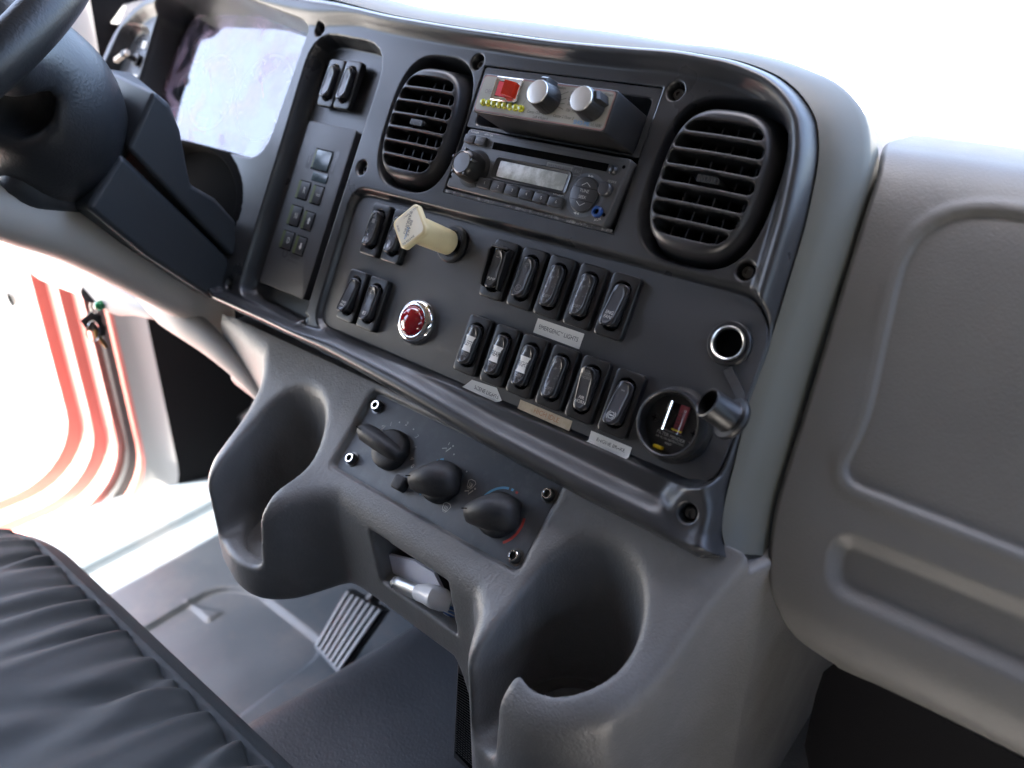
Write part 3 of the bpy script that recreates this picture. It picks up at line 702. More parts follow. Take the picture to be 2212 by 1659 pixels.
# ------------------------------------------------------------------ trim strip round the bezel
inner = resample([at(x, y, -W*.004, W) for x, y in catmull([(560,-42),(640,-20)]+top_px+bz_px+[(1572,1192)], 5)], 150)
outer = resample([at(x, y, -W*.031, W) for x, y in catmull([(560,-78),(740,-34),(847,0),(970,27),(1204,55),(1350,74)]+tr_px, 5)], 150)
rows = []
for i in range(150):
    a, b = inner[i], outer[i]; r_ = []
    a0 = a-W*.012-(b-a)/np.linalg.norm(b-a)*.006
    r_.append(a0); r_.append(a+W*.0)
    for k in range(1, 9):
        s_ = k/8; r_.append(a+(b-a)*s_+W*(.0045*math.sin(math.pi*s_*.9)))
    r_.append(b-W*.003+(b-a)*.02); r_.append(b-W*.03)
    rows.append(r_)
m = MB(); nc = len(rows[0]); vs = [p for r_ in rows for p in r_]
m.add(vs, [(i*nc+j, (i+1)*nc+j, (i+1)*nc+j+1, i*nc+j+1) for i in range(149) for j in range(nc-1)], trimM)
m.obj('trim_strip', dash, ang=50)
# ================================================================== lower console with cup holders
ptC, N2_ = CLIM[0], N2
LX, RX, CY, RI = -.217, .134, -.088, .046
def consoleD(X, Y, Z):
    k = .035
    foot = sdpoly(X[:, :, 0], Y[:, :, 0], [(-.405,.30),(-.405,-.022),(-.31,-.034),(-.272,-.07),(-.255,-.10),(-.17,-.115),(-.12,-.098),(.05,-.104),(.085,-.12),(.185,-.118),(.207,-.075),(.232,.0),(.236,.30)])
    x2, y2 = X[:, :, 0], Y[:, :, 0]
    foot = smin(foot, np.hypot(x2-LX, y2-CY)-.064, .03); foot = smin(foot, np.hypot(x2-RX, y2-CY)-.064, .03)
    def rb(cx, cy, hx, hy, r): return np.hypot(np.maximum(np.abs(x2-cx)-hx+r, 0), np.maximum(np.abs(y2-cy)-hy+r, 0))+np.minimum(np.maximum(np.abs(x2-cx)-hx+r, np.abs(y2-cy)-hy+r), 0)-r
    foot = smin(foot, rb(RX-.022, CY-.010, .043, .047, .022), .012); foot = smin(foot, rb(LX-.016, CY-.008, .048, .047, .024), .012)
    foot = foot[:, :, None]
    top = (Y-ptC[1])*N2_[1]+(Z-ptC[2])*N2_[2]-.005
    lb = np.exp(-(np.abs(X-RX)/.085)**3)+np.exp(-(np.abs(X-LX)/.085)**3); top = top-.0135*lb*sstep((-.075-Y)/.055)
    # the flat top flattens towards the front rims
    lobe = np.exp(-((X-RX)/.07)**2)+np.exp(-((X-LX)/.07)**2)
    top2 = Z+.150-.004*lobe
    top = smax(top, -(-top2)*1.0-.9, .001) if False else top
    cut = smax(Y+.02, -(Z+.055), .0)            # hidden notch behind the bezel
    botz = -.212-.035*np.exp(-((X-LX)/.085)**4)-.25*sstep((X-.02)/.08)-.0*X
    low = botz-Z
    wing = smax(X+.285, -.085-Z-.35*(X+.40), .02)          # left wing is shallow
    body = smax(smax(foot, top, .010), low, .012)
    # shallow wing: raise underside left of the left holder
    w_un = smax(X+.30, (-.105)-Z, .01)
    body = smax(body, -smax(-(-.295-X), Z*0+(Z+.135), .008), .008)
    # under-dash hollow
    body = smax(body, -smax(-(Y-.0), (Z+.13), .01), .008)if False else body
    for cx in (LX, RX):
        cyl = np.hypot(X-cx, Y-CY)-RI; hole = smax(cyl, -.216-Z, .006)
        body = smax(body, -hole, .007)
    # finger slots
    def slot(cx, xl, kl, xr, kr, z0):
        q_ = -(Y-CY)                      # distance forward of the cup centre
        s_ = smax(cx+xl-kl*q_-X, X-(cx+xr-kr*q_)-.10*(Z+.15), .002); s_ = smax(s_, Y-(CY-.004), .002); return smax(s_, z0-Z, .014)
    body = smax(body, -slot(LX, -.0440, .04, .036, .05, -.205), .006)
    body = smax(body, -slot(RX, -.0445, .16, -.016, .06, -.222), .006)
    # climate pocket
    cu = X+.036; cv = (Y-ptC[1])*V2[1]+(Z-ptC[2])*V2[2]+.0495
    pr = smax(np.abs(cu)-.1105, np.abs(cv)-.0395, .006)
    pr = smax(pr, -(top+.0055), .001); body = smax(body, -pr, .003)
    # storage slot in the front face
    su = X+.023+(Z+.155)*.16; sv = Z+.1535
    st = smax(smax(np.abs(su)-.0480, np.abs(sv)-.0255, .002), Y+.045, .002); body = smax(body, -st, .0025)
    return np.maximum(body, -np.maximum(-(Y+.019), -(Z+.058)))
P, Q = surfnets(consoleD, (-.42, -.165, -.475), (.252, .045, -.024), .0026)
lo_con = link('lower_console', rawmesh('lower_console', P, Q, [leatM, sideM, warmM]), dash, ang=0)
me = lo_con.data
# warm side wall vs cooler top is tint from the light; split left unapplied
nf = len(me.polygons); no = np.zeros(nf*3); me.polygons.foreach_get('normal', no); ce = np.zeros(nf*3); me.polygons.foreach_get('center', ce)
no = no.reshape(-1, 3); ce = ce.reshape(-1, 3)
mi = np.where((no @ N2 < .45) & (ce[:, 0] > .12) & (np.hypot(ce[:, 0]-RX, ce[:, 1]-CY) > .055), 2, 0)
# console flank running forward under the dash
m = MB()
pr = [(.222, 0.00, -.07), (.226, .018, -.09)]
g0 = [(.2365, .0, -.06), (.2365, .0, -.47)]; 
m.add([(.2325, .035, -.08), (.2325, .035, -.475), (.222, .40, -.50), (.235, .40, -.05)], [(0, 1, 2, 3)], leatM)
m.obj('console_side', dash, smooth=False)
# cup holder floor inserts
for cx in (LX, RX):
    m = MB(); m.lathe([(.0455, -.2135), (.036, -.2125), (.031, -.2095), (.029, -.2115), (.028, -.2150), (.0005, -.2150)], leatM, (cx, CY, 0), 40); m.obj('holder_floor', lo_con)
# ------------------------------------------------------------------ climate controls
m = MM(); m.prism(rrect(216, 76, 4, 4, -36, -49.5), -2, 0, climM, .5)
def K_(*a, **k): m.text(*a, **k)
for t_, x, y, rr in (('1', -112, -31, .5), ('2', -96, -24.5, 0), ('3', -79, -30.5, -.4), ('4', -71.5, -49, -.9), ('0', -67, -55, 0)): K_(t_, 5.6, whiteM, x, y, .1, rot=rr, shear=.15)
for x, y in ((-104, -26), (-86, -26), (-74, -39), (-34, -30), (-14, -38), (-117, -40)): m.add([(x+.8*math.cos(a), y+.8*math.sin(a), .1) for a in np.linspace(0, 6.2, 9)], [tuple(range(9))], whiteM)
m.line([(-120, -36), (-116, -34), (-119, -40)], 1.6, .1, whiteM)
def person(x, y, s_=1):
    m.line([(x-5*s_, y-2*s_), (x-1*s_, y+0*s_), (x+0*s_, y-3*s_), (x+3*s_, y+2*s_)], 1.1, .1, whiteM); m.add([(x+4*s_+.9*math.cos(a), y+4*s_+.9*math.sin(a), .1) for a in np.linspace(0, 6.2, 9)], [tuple(range(9))], whiteM)
    m.line([(x-1, y+3), (x-1, y+5.5)], .8, .1, whiteM)
person(-43, -28); person(-2, -51, .9)
def shield(x, y):
    m.line([(x-4, y+2), (x-2, y+3.6), (x+2, y+3.6), (x+4, y+2), (x+2.5, y-3), (x-2.5, y-3)], .6, .1, whiteM, closed=True)
    for k in (-1.4, 0, 1.4): m.line([(x+k, y-4.5), (x+k+.4, y-2), (x+k-.2, y+1)], .5, .1, whiteM)
shield(-15, -71.5); shield(-4, -45.5)
def arc(cx, cy, r, a0, a1, wd, mt): m.line([(cx+r*math.cos(math.radians(a)), cy+r*math.sin(math.radians(a))) for a in np.linspace(a0, a1, 16)], wd, .1, mt)
arc(34, -57, 22.5, 100, 168, 2.0, bluegM); arc(34, -57, 22.5, 88, 94, 2, bluegM); arc(34, -57, 22.5, 76, 82, 2, redgM); arc(34, -57, 22.5, -50, 18, 2.2, redgM); arc(34, -57, 22.5, 192, 215, 2, bluegM)
arc(-31, -56, 21, 118, 128, 2.2, bluegM); arc(-31, -56, 21, 133, 137, 2.2, bluegM); arc(-31, -56, 21, 225, 232, 2.2, bluegM)
cl = m.obj('climate_panel', dash, fmat(CLIM), label='heater control panel with three black rotary knobs')
def knob(u, v, ang, label, Lh=27, big=1.0):
    m = MM(); m.lathe([(16.8, 0), (16.8, 4), (16, 7), (14.5, 8.5), (9, 9.2), (.1, 9.4)], rubM, seg=40)
    if big > 1.05:      # long lever shape
        prof = [(-15, 5.6), (-8, 7), (0, 7.6), (10, 7.8), (20, 8.0), (27, 8.0), (31, 7.0)]
        tops = [12, 16, 19, 20, 20, 19, 16.5]
    else:
        prof = [(-17, 9.5), (-13, 12.5), (-5, 14.2), (3, 13.6), (11, 11.2), (18, 8.8), (22.5, 7.6)]
        tops = [15, 19, 22, 23, 21.5, 18.5, 14.5]
    L = []
    for (x, hw), tp in zip(prof, tops):
        sec = []
        for a in np.linspace(0, math.pi, 11):
            sec.append((x, hw*math.cos(a)*(.80 if abs(math.cos(a)) < .95 else 1), 2+(tp-2)*math.sin(a)**.55))
        L.append(sec)
    x0, x1 = L[0], L[-1]
    L = [[(prof[0][0]-1.2, y*.7, 2+(z-2)*.8) for x, y, z in x0]]+L+[[(prof[-1][0]+1.4, y*.6, 2+(z-2)*.72) for x, y, z in x1]]
    m.loft(L, rubM, True, True)
    m.box((prof[-2][0], 0, tops[-2]+.2), (3.6, .35, .3), voidM, 0); m.v = [(x*1.09, y*1.09, z*1.05) for x, y, z in m.v]
    return m.obj('climate_knob', cl, fmat(CLIM, u/1000, v/1000, 0, math.radians(ang)), ang=50, label=label)
knob(-95, -51, 174, 'fan speed knob turned to the left', big=1.2)
knob(-31, -55.5, 203, 'air direction knob'); knob(34, -57, 203, 'temperature knob beside the red arc')
m = MM(); m.prism(rrect(12.5, 12.5, 3, 4), 0, 8.5, rubM, 2, 4); m.obj('push_button', cl, fmat(CLIM, -.0665, -.0725, 0))
for u_, v_ in ((-135.5, -22), (-131, -74.5), (65.5, -25.5), (64.5, -79)):
    m = MM(); m.lathe([(7, 0), (7, .6), (5.4, .8), (5.2, 3.8), (4.6, 5), (2.7, 5.2), (2.4, 2), (.1, 2)], steelM, seg=24); m.lathe([(4.3, 5.15), (3.9, 5.5), (3.1, 5.5), (2.8, 5.15)], chromeM, seg=24); m.obj('screw', cl, fmat(CLIM, u_/1000, v_/1000, 0))
# papers, booklet and tyre gauge tube in the slot
def py_(x, y, Y): return at(x, y, (0, Y, 0), (0, 1, 0))
def sheet(px, Y, mt, th=.003, fold=0):
    m = MB(); P = [py_(x, y, Y+fold*i) for i, (x, y) in enumerate(px)]; n = len(P)
    m.add([tuple(p) for p in P]+[tuple(p+np.array([0, th, 0])) for p in P], [tuple(range(n)), tuple(range(2*n-1, n-1, -1))]+[(i, n+i, n+(i+1) % n, (i+1) % n) for i in range(n)], mt); return m
m = sheet([(836,1198),(894,1212),(937,1238),(955,1275),(990,1330),(850,1262)], -.086, paperM)
tag(m.obj('paper_stack', smooth=False), 'folded white papers standing in the small slot below the heater controls', 'papers')
m = MB(); a_, b_ = py_(856, 1259, -.094), py_(912, 1284, -.097); m.tube([tuple(a_), tuple(b_)], .0066, clearM, 20); m.tube([tuple(a_+np.array([0, .002, -.001])), tuple(b_+np.array([0, .002, -.001]))], .0040, brushM, 12)
a_, b_, c_ = py_(906, 1280, -.097), py_(940, 1290, -.100), py_(974, 1303, -.094); m.tube([tuple(a_), tuple((a_+b_)/2+np.array([0,0,.001])), tuple(b_), tuple((b_+c_)/2), tuple(c_)], [.0072, .0086, .0098, .0094, .0070], whplM, 20)
tag(m.obj('pen_gauge'), 'clear tube with a white plastic head lying in the slot below the heater controls', 'tube')
m = MB(); n = 10; L = []
for i in range(n):
    t_ = i/(n-1); p = py_(930+58*t_, 1300+12*t_, -.088-.004*math.sin(t_*3)); q = py_(938+52*t_, 1318+44*t_, -.088-.004*math.sin(t_*3)); L.append((p, q))
m.add([tuple(v) for l in L for v in l], [(2*i, 2*i+1, 2*i+3, 2*i+2) for i in range(n-1)], bluepM)
for k in range(1, 5): m.tube([tuple(l[0]*(1-k/5)+l[1]*k/5+np.array([0, -.0006, 0])) for l in L], .0004, whplM, 6)
tag(m.obj('blue_booklet'), 'blue and white booklet edge under the clear tube in the storage slot', 'booklet')
# footwell vent
m = MB(); P4 = [at(x, y, (0, -.085, 0), (0, -1, 0)) for x, y in ((985, 1425), (1045, 1452), (1045, 1700), (975, 1635))]
o4 = P4; vs = [p for p in P4]+[p+np.array([0, .05, 0]) for p in P4]
m.add(vs, [(0, 1, 2, 3), (0, 4, 5, 1), (1, 5, 6, 2), (2, 6, 7, 3), (3, 7, 4, 0)], blackM)
fv = m.obj('footwell_vent', dash, smooth=False)
fv.modifiers.new('b', 'BEVEL').width = .003
m = MB(); c0, c1, c2, c3 = P4
def bl(a, b): return (1-b)*((1-a)*c0+a*c1)+b*((1-a)*c3+a*c2)+np.array([0, -.0012, 0])
m.add([bl(.14, .10), bl(.97, .13), bl(.97, .95), bl(.14, .90)], [(0, 1, 2, 3)], voidM)
for i in range(32):
    for j in range(9):
        a, b = .18+.08*j, .12+.024*i; p = bl(a, b); m.add([p+np.array([.0013*cx, -.0006, .0006*cz]) for cx, cz in ((-1, -1), (1, -1), (1, 1), (-1, 1))], [(0, 1, 2, 3)], steelM if (i+j) % 1 == 0 else voidM)
m.obj('mesh_grille', fv, smooth=False)
# ================================================================== passenger side panel
gapc = catmull([(.193,.256),(.203,.235),(.2125,.205),(.2145,.17),(.2150,.117),(.2175,.05),(.227,-.03),(.231,-.062),(.243,-.082),(.262,-.096),(.288,-.106)], 5)
gap_px = [(1880,252),(1888,300),(1888,350),(1880,400),(1840,540),(1765,789),(1712,960),(1678,1069),(1660,1160),(1655,1230),(1660,1290),(1690,1370),(1735,1415),(1772,1445)]
gp = resample(catmull([ap(x, y, -.032) for x, y in gap_px], 5), 200)
# profile curve: (v, w) over arc length
prof = catmull([(-.112,-.125),(-.108,-.090),(-.100,-.058),(-.082,-.038),(-.04,-.031),(.10,-.030),(.17,-.031),(.212,-.036),(.240,-.050),(.258,-.076),(.279,-.118),(.299,-.160),(.318,-.200),(.325,-.235)], 10)
prof = resample(prof, 330)
vv = prof[:, 0]; tv = np.gradient(prof, axis=0); nv = np.stack([tv[:, 1], -tv[:, 0]], 1); nv /= np.linalg.norm(nv, axis=1)[:, None]; nv = -nv
order = np.argsort(gp[:, 1]); ul = np.interp(vv, gp[order, 1], gp[order, 0]); ul[vv < gp[:, 1].min()] = gp[order[0], 0]
NU = 420; tt = np.linspace(0, 1, NU)**1.35
Uu = ul[:, None]+(.66-ul[:, None])*tt[None, :]; Vv = np.repeat(vv[:, None], NU, 1)
on = (Vv > -.09) & (Vv < .245)
glove = sdpoly(Uu, Vv, roundpoly([(.236,.213),(.257,.06),(.252,.019),(.66,.014),(.66,.213)], [.06,.2,.03,.01,.01], 8))
hgt = np.where(on, -.0032*sstep(-glove/.004+.3)+.0010*np.exp(-((glove-.005)/.004)**2), 0)
ov = sdpoly(Uu, Vv, roundpoly([(.262,-.012),(.270,-.052),(.66,-.046),(.66,-.006)], [.028,.022,.01,.01], 8))
hgt += np.where(on, -.0075*sstep(-ov/.013+.3), 0)
edge = (Uu-ul[:, None]); hgt -= .005*np.clip(1-edge/.005, 0, 1)**2.2
G3 = Uu[..., None]*U+(Vv+hgt*nv[:, 0][:, None])[..., None]*V+(prof[:, 1][:, None]+hgt*nv[:, 1][:, None])[..., None]*W
idx = np.arange(G3.shape[0]*NU).reshape(G3.shape[0], NU)
q = np.stack([idx[:-1, :-1], idx[:-1, 1:], idx[1:, 1:], idx[1:, :-1]], -1).reshape(-1, 4)
link('side_panel', rawmesh('side_panel', G3.reshape(-1, 3), q, [sideM]), dash, ang=0)
# dark gap filler behind seams
m = MB(); f0 = [U*(.16)+V*.22-W*.06, U*(.30)+V*.22-W*.06, U*.26-V*.06-W*.062, U*.18-V*.06-W*.062]
m.add(f0, [(0, 1, 2, 3)], voidM); m.obj('seam_backing', dash, smooth=False)
# dash top
m = MB(); tops = []
xs_ = np.linspace(-1.02, 1.1, 60)
for x in xs_:
    z0 = float(np.interp(x, [-1, -.7, -.2, 0, .1, .17, .19, .25, 1.1], [.235, .235, .222, .212, .205, .192, .165, .158, .150]))
    y0 = float(np.interp(x, [-1, .1, .18, .25, 1.1], [.175, .170, .165, .185, .20]))
    tops.append([(x, y0, z0-.03), (x, y0+.02, z0-.006), (x, y0+.06, z0+.004), (x, y0+.2, z0*.55+.055), (x, .72, .080)])
vs = [p for r_ in tops for p in r_]; m.add(vs, [(i*5+j, (i+1)*5+j, (i+1)*5+j+1, i*5+j+1) for i in range(59) for j in range(4)], topM)
m.obj('dash_top', dash, ang=60)
# ================================================================== radio
rd = thing('car_radio', 'single-slot radio with a grey display, large left knob and six preset buttons', 'radio', tuple(U*-.04+V*.165))
mwP = fmat(PANEL)
qd = [(-121,192.5),(-126,139.5),(41,138),(46,191.5)]
m = MM(); m.prism(roundpoly(qd, 3.5, 4), -40, 12, radM, 1.4, 4)
m.rect(-89, 178.6, 28, 184.8, 12.08, voidM)
for x, y in ((-121.5, 184.5), (-124, 148.5), (41.5, 184.5), (38.5, 146.5)): m.add([(x+1.5*math.cos(a), y+1.5*math.sin(a), 12.1) for a in np.linspace(0, 6, 12)], [tuple(range(12))], voidM)
m.rect(-120, 188.4, 40, 188.7, 12.1, btnM)
m.add([(16+17.5*math.cos(a), 158+17.5*math.sin(a), 12.05) for a in np.linspace(0, 6.15, 40)], [tuple(range(40))], climM)
m.rect(-28.5, 172.2, -3, 177.2, 12.1, dimM); m.text('WEATHER BAND', 3.0, radM, -15.7, 174.7, 12.2)
m.text('POWER', 2.6, whiteM, -113, 189.6, 12.2); m.text('APM / 24h', 2.3, whiteM, -97, 189.6, 12.2); m.text('disc', 4, dimM, 2, 174.5, 12.2)
m.line([(-2, 171), (6, 171), (6, 178), (-2, 178)], .4, 12.2, dimM, closed=True)
m.text('CLOCK', 2.4, whiteM, 36, 172, 12.2); m.text('AUX', 3, whiteM, 34.5, 142, 12.2, rot=.35); m.text('RANDOM', 2.4, whiteM, -8, 153.6, 12.2); m.text('REPEAT', 2.4, dimM, -24, 153.4, 12.2); m.text('SCROLL', 2.4, dimM, -52, 153.2, 12.2)
m.text('EQ', 2.4, whiteM, -117, 175.5, 12.2); m.text('VOL / PUSH SEL', 2.2, dimM, -88, 170, 12.2, rot=-.5)
for s_, y in ((1, 172.8), (-1, 143.0)):
    for k in (0, 2.6): m.add([(15+s_*(k-1.5), y-1.2, 12.2), (15+s_*(k+1), y, 12.2), (15+s_*(k-1.5), y+1.2, 12.2)], [(0, 1, 2)], whiteM)
m.obj('faceplate', rd, mwP)
m = MM(); m.loft([[(x, y, 12.06) for x, y in rrect(80, 19.5, 4, 4, -41, 164)], [(x, y, 13.0) for x, y in rrect(78.5, 18, 3.4, 4, -41, 164)], [(x, y, 12.4) for x, y in rrect(76, 16, 2.5, 4, -41, 164)]], btnM, False, True)
m.prism(rrect(70, 13.4, 1.2, 3, -40, 164), 12.3, 12.75, dispM, .2); m.obj('display', rd, mwP)
m = MM(); m.lathe([(16.5, 0), (16.5, .5), (13.6, .9), (12.9, 1.2), (12.6, 9), (11.8, 14), (10.6, 17), (9.6, 17.8)], blackM, seg=40); m.lathe([(9.8, 17.6), (9.0, 18.2), (8.3, 17.6), (.1, 17.7)], steelM, seg=40)
for k in range(5): a = k*2*math.pi/5+.3; m.box((10.9*math.cos(a), 10.9*math.sin(a), 13), (1.1, 1.1, 5), steelM, .4)
m.obj('volume_knob', rd, fmat(PANEL, -.101, .1595, .012))
for i in range(6):
    m = MM(); m.prism(rrect(14.2, 8.6, 1.6, 3), 0, 2.6, btnM, .7); m.loft([[(x, y, 2.65) for x, y in ell(5.4, 3.2, 24)], [(x, y, 2.2) for x, y in ell(3.4, 1.9, 24)]], climM, False, True); m.text(str(i+1), 3.6, whiteM, 1, 0, 2.75)
    m.obj('preset_button', rd, fmat(PANEL, (-83.5+i*15.3)/1000, (149.2-i*.35)/1000, .012))
for x, t_ in ((-113.5, 'MODE'), (-101, 'BAND')):
    m = MM(); m.prism(rrect(11.5, 7.5, 1.2, 3), 0, 4, btnM, .7); m.text(t_, 2.6, dimM, 0, 0, 4.1); m.obj('button', rd, fmat(PANEL, x/1000, .183, .012))
m = MM(); m.prism(ell(12.5, 14, 40), 0, 2.2, btnM, .8); m.line([(-4, 6.4), (0, 9.2), (4, 6.4)], .5, 2.3, whiteM); m.line([(-4, -6.4), (0, -9.2), (4, -6.4)], .5, 2.3, whiteM)
m.text('TUNE', 3.4, whiteM, 0, 2.4, 2.3); m.text('SEEK', 3.4, whiteM, 0, -2.4, 2.3); m.line([(-11, 5), (11, 5)], .35, 2.28, voidM); m.line([(-11, -5), (11, -5)], .35, 2.28, voidM); m.obj('tune_button', rd, fmat(PANEL, .016, .158, .012))
m = MM(); m.lathe([(5.6, 0), (5.6, 4), (4.8, 5), (.1, 5.2)], btnM, seg=24); m.obj('clock_button', rd, fmat(PANEL, .0335, .165, .012))
m = MM(); m.lathe([(4.4, 0), (4.4, 2.4), (3.8, 3), (2.4, 3), (2.2, .3)], bluM, seg=24); m.lathe([(2.2, .3), (.05, .3)], voidM, seg=12); m.obj('aux_socket', rd, fmat(PANEL, .0325, .1475, .012))
m = MM(); m.lathe([(3.8, 0), (3.6, 2), (2.4, 3.4), (.1, 3.8)], btnM, seg=24); m.obj('eject_button', rd, fmat(PANEL, .034, .1805, .012))
# mounting pocket above the radio
m = MM(); o0 = rrect(179, 54, 2, 4, -42.5, 222); o1 = rrect(164, 42, 4, 4, -41, 219.5)
m.loft([[(x, y, 0) for x, y in o0], [(x, y, 3.6) for x, y in o0], [(x, y, 4.4) for x, y in rrect(178, 53, 2, 4, -42.5, 222)], [(x, y, 4.4) for x, y in rrect(166, 44, 4, 4, -41, 219.5)], [(x, y, 3.4) for x, y in o1], [(x, y, -70) for x, y in o1]], bezelM, False, True)
m.obj('mounting_pocket', dash, mwP)
m = MM(); m.rect(-131, 135.4, 46, 138.2, 5.6, mat('scuffed_ledge', (.05, .05, .05), .3, .5, dirt=((.35, .35, .35), 180, .5, .65))); m.obj('radio_ledge', dash, mwP)
# ================================================================== light controller
lc = thing('light_controller', 'box-shaped emergency light controller with two silver-capped knobs and a red rocker', 'controller', tuple(U*-.02+V*.21+W*.01))
m = MM(); m.prism(rrect(128.5, 31, 1.6, 3, -23.5, 212), -45, 50, blackM, .8)
m.obj('case', lc, mwP)
m = MM(); z0 = 50.2
def quad(wd, h, r, z): return [(x, y, z) for x, y in rrect(wd, h, r, 4, -23.5, 212)]
m.loft([quad(126.5, 29, 3, z0), quad(.5, .5, .1, z0)], ctrlrM, False, True); m.loft([quad(124.5, 27, 2.5, z0+.05), quad(.5, .5, .1, z0+.05)], ctrlM, False, True)
m.line([(-40, 199.6), (-40, 206), (-37, 214)], .35, z0+.12, dimM)
m.text('OFF', 5, dimM, -77.5, 213.5, z0+.15, sx=.8); m.text('ON', 5, dimM, -36.5, 214, z0+.15, sx=.8)
for t_, x, y in (('Random', -9, 224), ('Quad', 4, 221.6), ('Quad Flash', 6.5, 217), ('Dbl. Burst', 7, 213), ('Dbl. Flash', 7, 208.4), ('Wizard', 34, 223.5)): m.text(t_, 3.1, inkM, x, y, z0+.15, sx=.85, shear=.15)
m.text('Center Out', 3.1, inkM, -27, 203, z0+.15, sx=.85, shear=.15); m.text('Left 4 Right 4', 3.1, inkM, -19, 199.7, z0+.15, sx=.85, shear=.15); m.text('Center 2 Outer 2', 3.1, inkM, 1.5, 203, z0+.15, sx=.85, shear=.15)
m.text('SHO-ME', 4.3, blueiM, 19, 200.6, z0+.15, sx=.95); m.text('SHO-ME', 4.3, blueiM, 19.25, 200.6, z0+.16, sx=.95); m.text('11.1000', 3.4, inkM, 32, 200.6, z0+.15, sx=.85)
for a, b in (((-7, 219), (-1, 222)), ((-6, 215), (-1, 217)), ((-6, 212), (-1, 213)), ((-7, 210), (-1, 208.5)), ((-13, 204), (-12, 206)), ((-17, 202), (-16.6, 205))): m.line([a, b], .35, z0+.14, inkM)
fp = m.obj('faceplate', lc, mwP)
m = MM(); m.loft([[(x, y, 50.2) for x, y in rrect(27, 19, 1, 3, -58.5, 216.5)], [(x, y, 52) for x, y in rrect(27, 19, 1, 3, -58.5, 216.5)], [(x, y, 52.6) for x, y in rrect(25.8, 17.8, .8, 3, -58.5, 216.5)], [(x, y, 52.2) for x, y in rrect(19.5, 12.5, .6, 3, -58.5, 216.5)], [(x, y, 50.4) for x, y in rrect(19, 12, .6, 3, -58.5, 216.5)]], chromeM, False, False)
m.rect(-68, 210.5, -49, 222.5, 50.35, voidM); sw = m.obj('power_switch', lc, mwP)
m = MM()
m.add([(x, y, z) for x, y, z in ((-67.6,210.8,52.8),(-58.5,210.8,50.9),(-58.5,222.2,50.9),(-67.6,222.2,52.8))], [(0,1,2,3)], pinkM)
m.add([(x, y, z) for x, y, z in ((-58.5,210.8,50.9),(-57.8,210.8,58),(-49.6,210.8,54.5),(-49.4,210.8,50.9),(-58.5,222.2,50.9),(-57.8,222.2,58),(-49.6,222.2,54.5),(-49.4,222.2,50.9))], [(0,3,2,1),(4,5,6,7),(0,1,5,4),(1,2,6,5),(2,3,7,6)], redswM)
for k in range(9): m.box((-57.2+k*.9, 216.5, 57.9-k*.385), (.16, 5.4, .18), redswM, 0)
m.obj('red_rocker', sw, mwP, smooth=False)
for k in range(8):
    m = MM(); m.lathe([(2.75, 0), (2.75, 1.4), (2.2, 2.2), (1, 2.6), (.05, 2.65)], ledM, seg=18); m.obj('led', lc, fmat(PANEL, (-78.5+k*5.6)/1000, .2045-.00005*k, .0502))
for cx, cy, aa, lb in ((-16, 213.5, 75, 'left silver-capped knob'), (24, 213, 10, 'right silver-capped knob')):
    m = MM(); n = 56; L = []
    for z, r in ((0, 10.6), (1, 10.8), (15, 9.4), (16.2, 9.0)): L.append([((r+(.28 if i % 2 else 0)*(z > .5 and z < 16))*math.cos(2*math.pi*i/n), (r+(.28 if i % 2 else 0))*math.sin(2*math.pi*i/n), z) for i in range(n)])
    m.loft(L, blackM, False, False); m.lathe([(9.0, 16.2), (8.7, 16.9), (8.2, 17), (.1, 16.9)], silvM, seg=40)
    q8 = [(3.6, 0), (3.6, 13), (-3.6, 13), (-3.6, 0)]; q8 = [(-4.6, 6), (4.6, 6), (3.2, 13.4), (-3.2, 13.4)]
    m.loft([[(x, y, .5) for x, y in q8], [(x, y*.97, 12) for x, y in q8], [(x*.9, y*.85, 14.4) for x, y in q8]], blackM, True, True)
    m.obj('mode_knob', lc, fmat(PANEL, cx/1000, cy/1000, .0504, math.radians(aa-90+15)), ang=25, label=lb)
# ================================================================== steering column and wheel
sc_ = thing('steering_column', 'black angular steering column shroud rising to the wheel', 'steering column', (-.48, 0, .05))
def sidepoly(px, x): return [tuple(at(a, b, (x, 0, 0), (1, 0, 0))) for a, b in px]
def extr(name, px, x0, x1, mt, parent, bev=.010, far={}):
    P = sidepoly(px, x0); n = len(P); Q_ = [(x1, p[1], p[2]) for p in P]
    for i, (a, b, xx) in far.items(): Q_[i] = tuple(at(a, b, (xx, 0, 0), (1, 0, 0)))
    m = MB(); m.add(P+Q_, [tuple(range(n)), tuple(range(2*n-1, n-1, -1))]+[(i, n+i, n+(i+1) % n, (i+1) % n) for i in range(n)], mt)
    o = m.obj(name, parent, smooth=True, ang=0); b = o.modifiers.new('b', 'BEVEL'); b.width = bev; b.segments = 5; b.limit_method = 'ANGLE'; b.angle_limit = math.radians(35)
    n_ = o.modifiers.new('w', 'WEIGHTED_NORMAL'); n_.keep_sharp = True
    return o
extr('upper_shroud', [(333,196),(367,227),(392,283),(404,350),(415,400),(467,430),(512,480),(512,560),(497,551),(276,322)], -.40, -.57, colM, sc_, .006, {0: (222,146,-.52), 1: (285,155,-.56), 9: (198,292,-.50)})
extr('lower_shroud', [(262,331),(494,556),(505,600),(488,640),(466,652),(317,555),(187,449)], -.403, -.565, colM, sc_, .006, {0: (186,300,-.50), 6: (70,420,-.52)})
extr('column_tube', [(0,380),(190,300),(320,380),(250,470),(60,470)], -.43, -.54, colM, sc_, .02)
sw_ = thing('steering_wheel', 'black grained steering wheel with a bulky rounded hub', 'steering wheel', (-.50, -.17, .20))
wc = np.array([-.535, -.215, .225]); wn = np.array([0, -.5, .866]); e1 = np.array([1., 0, 0]); e2 = np.cross(wn, e1)
m = MB(); n = 96; L = []
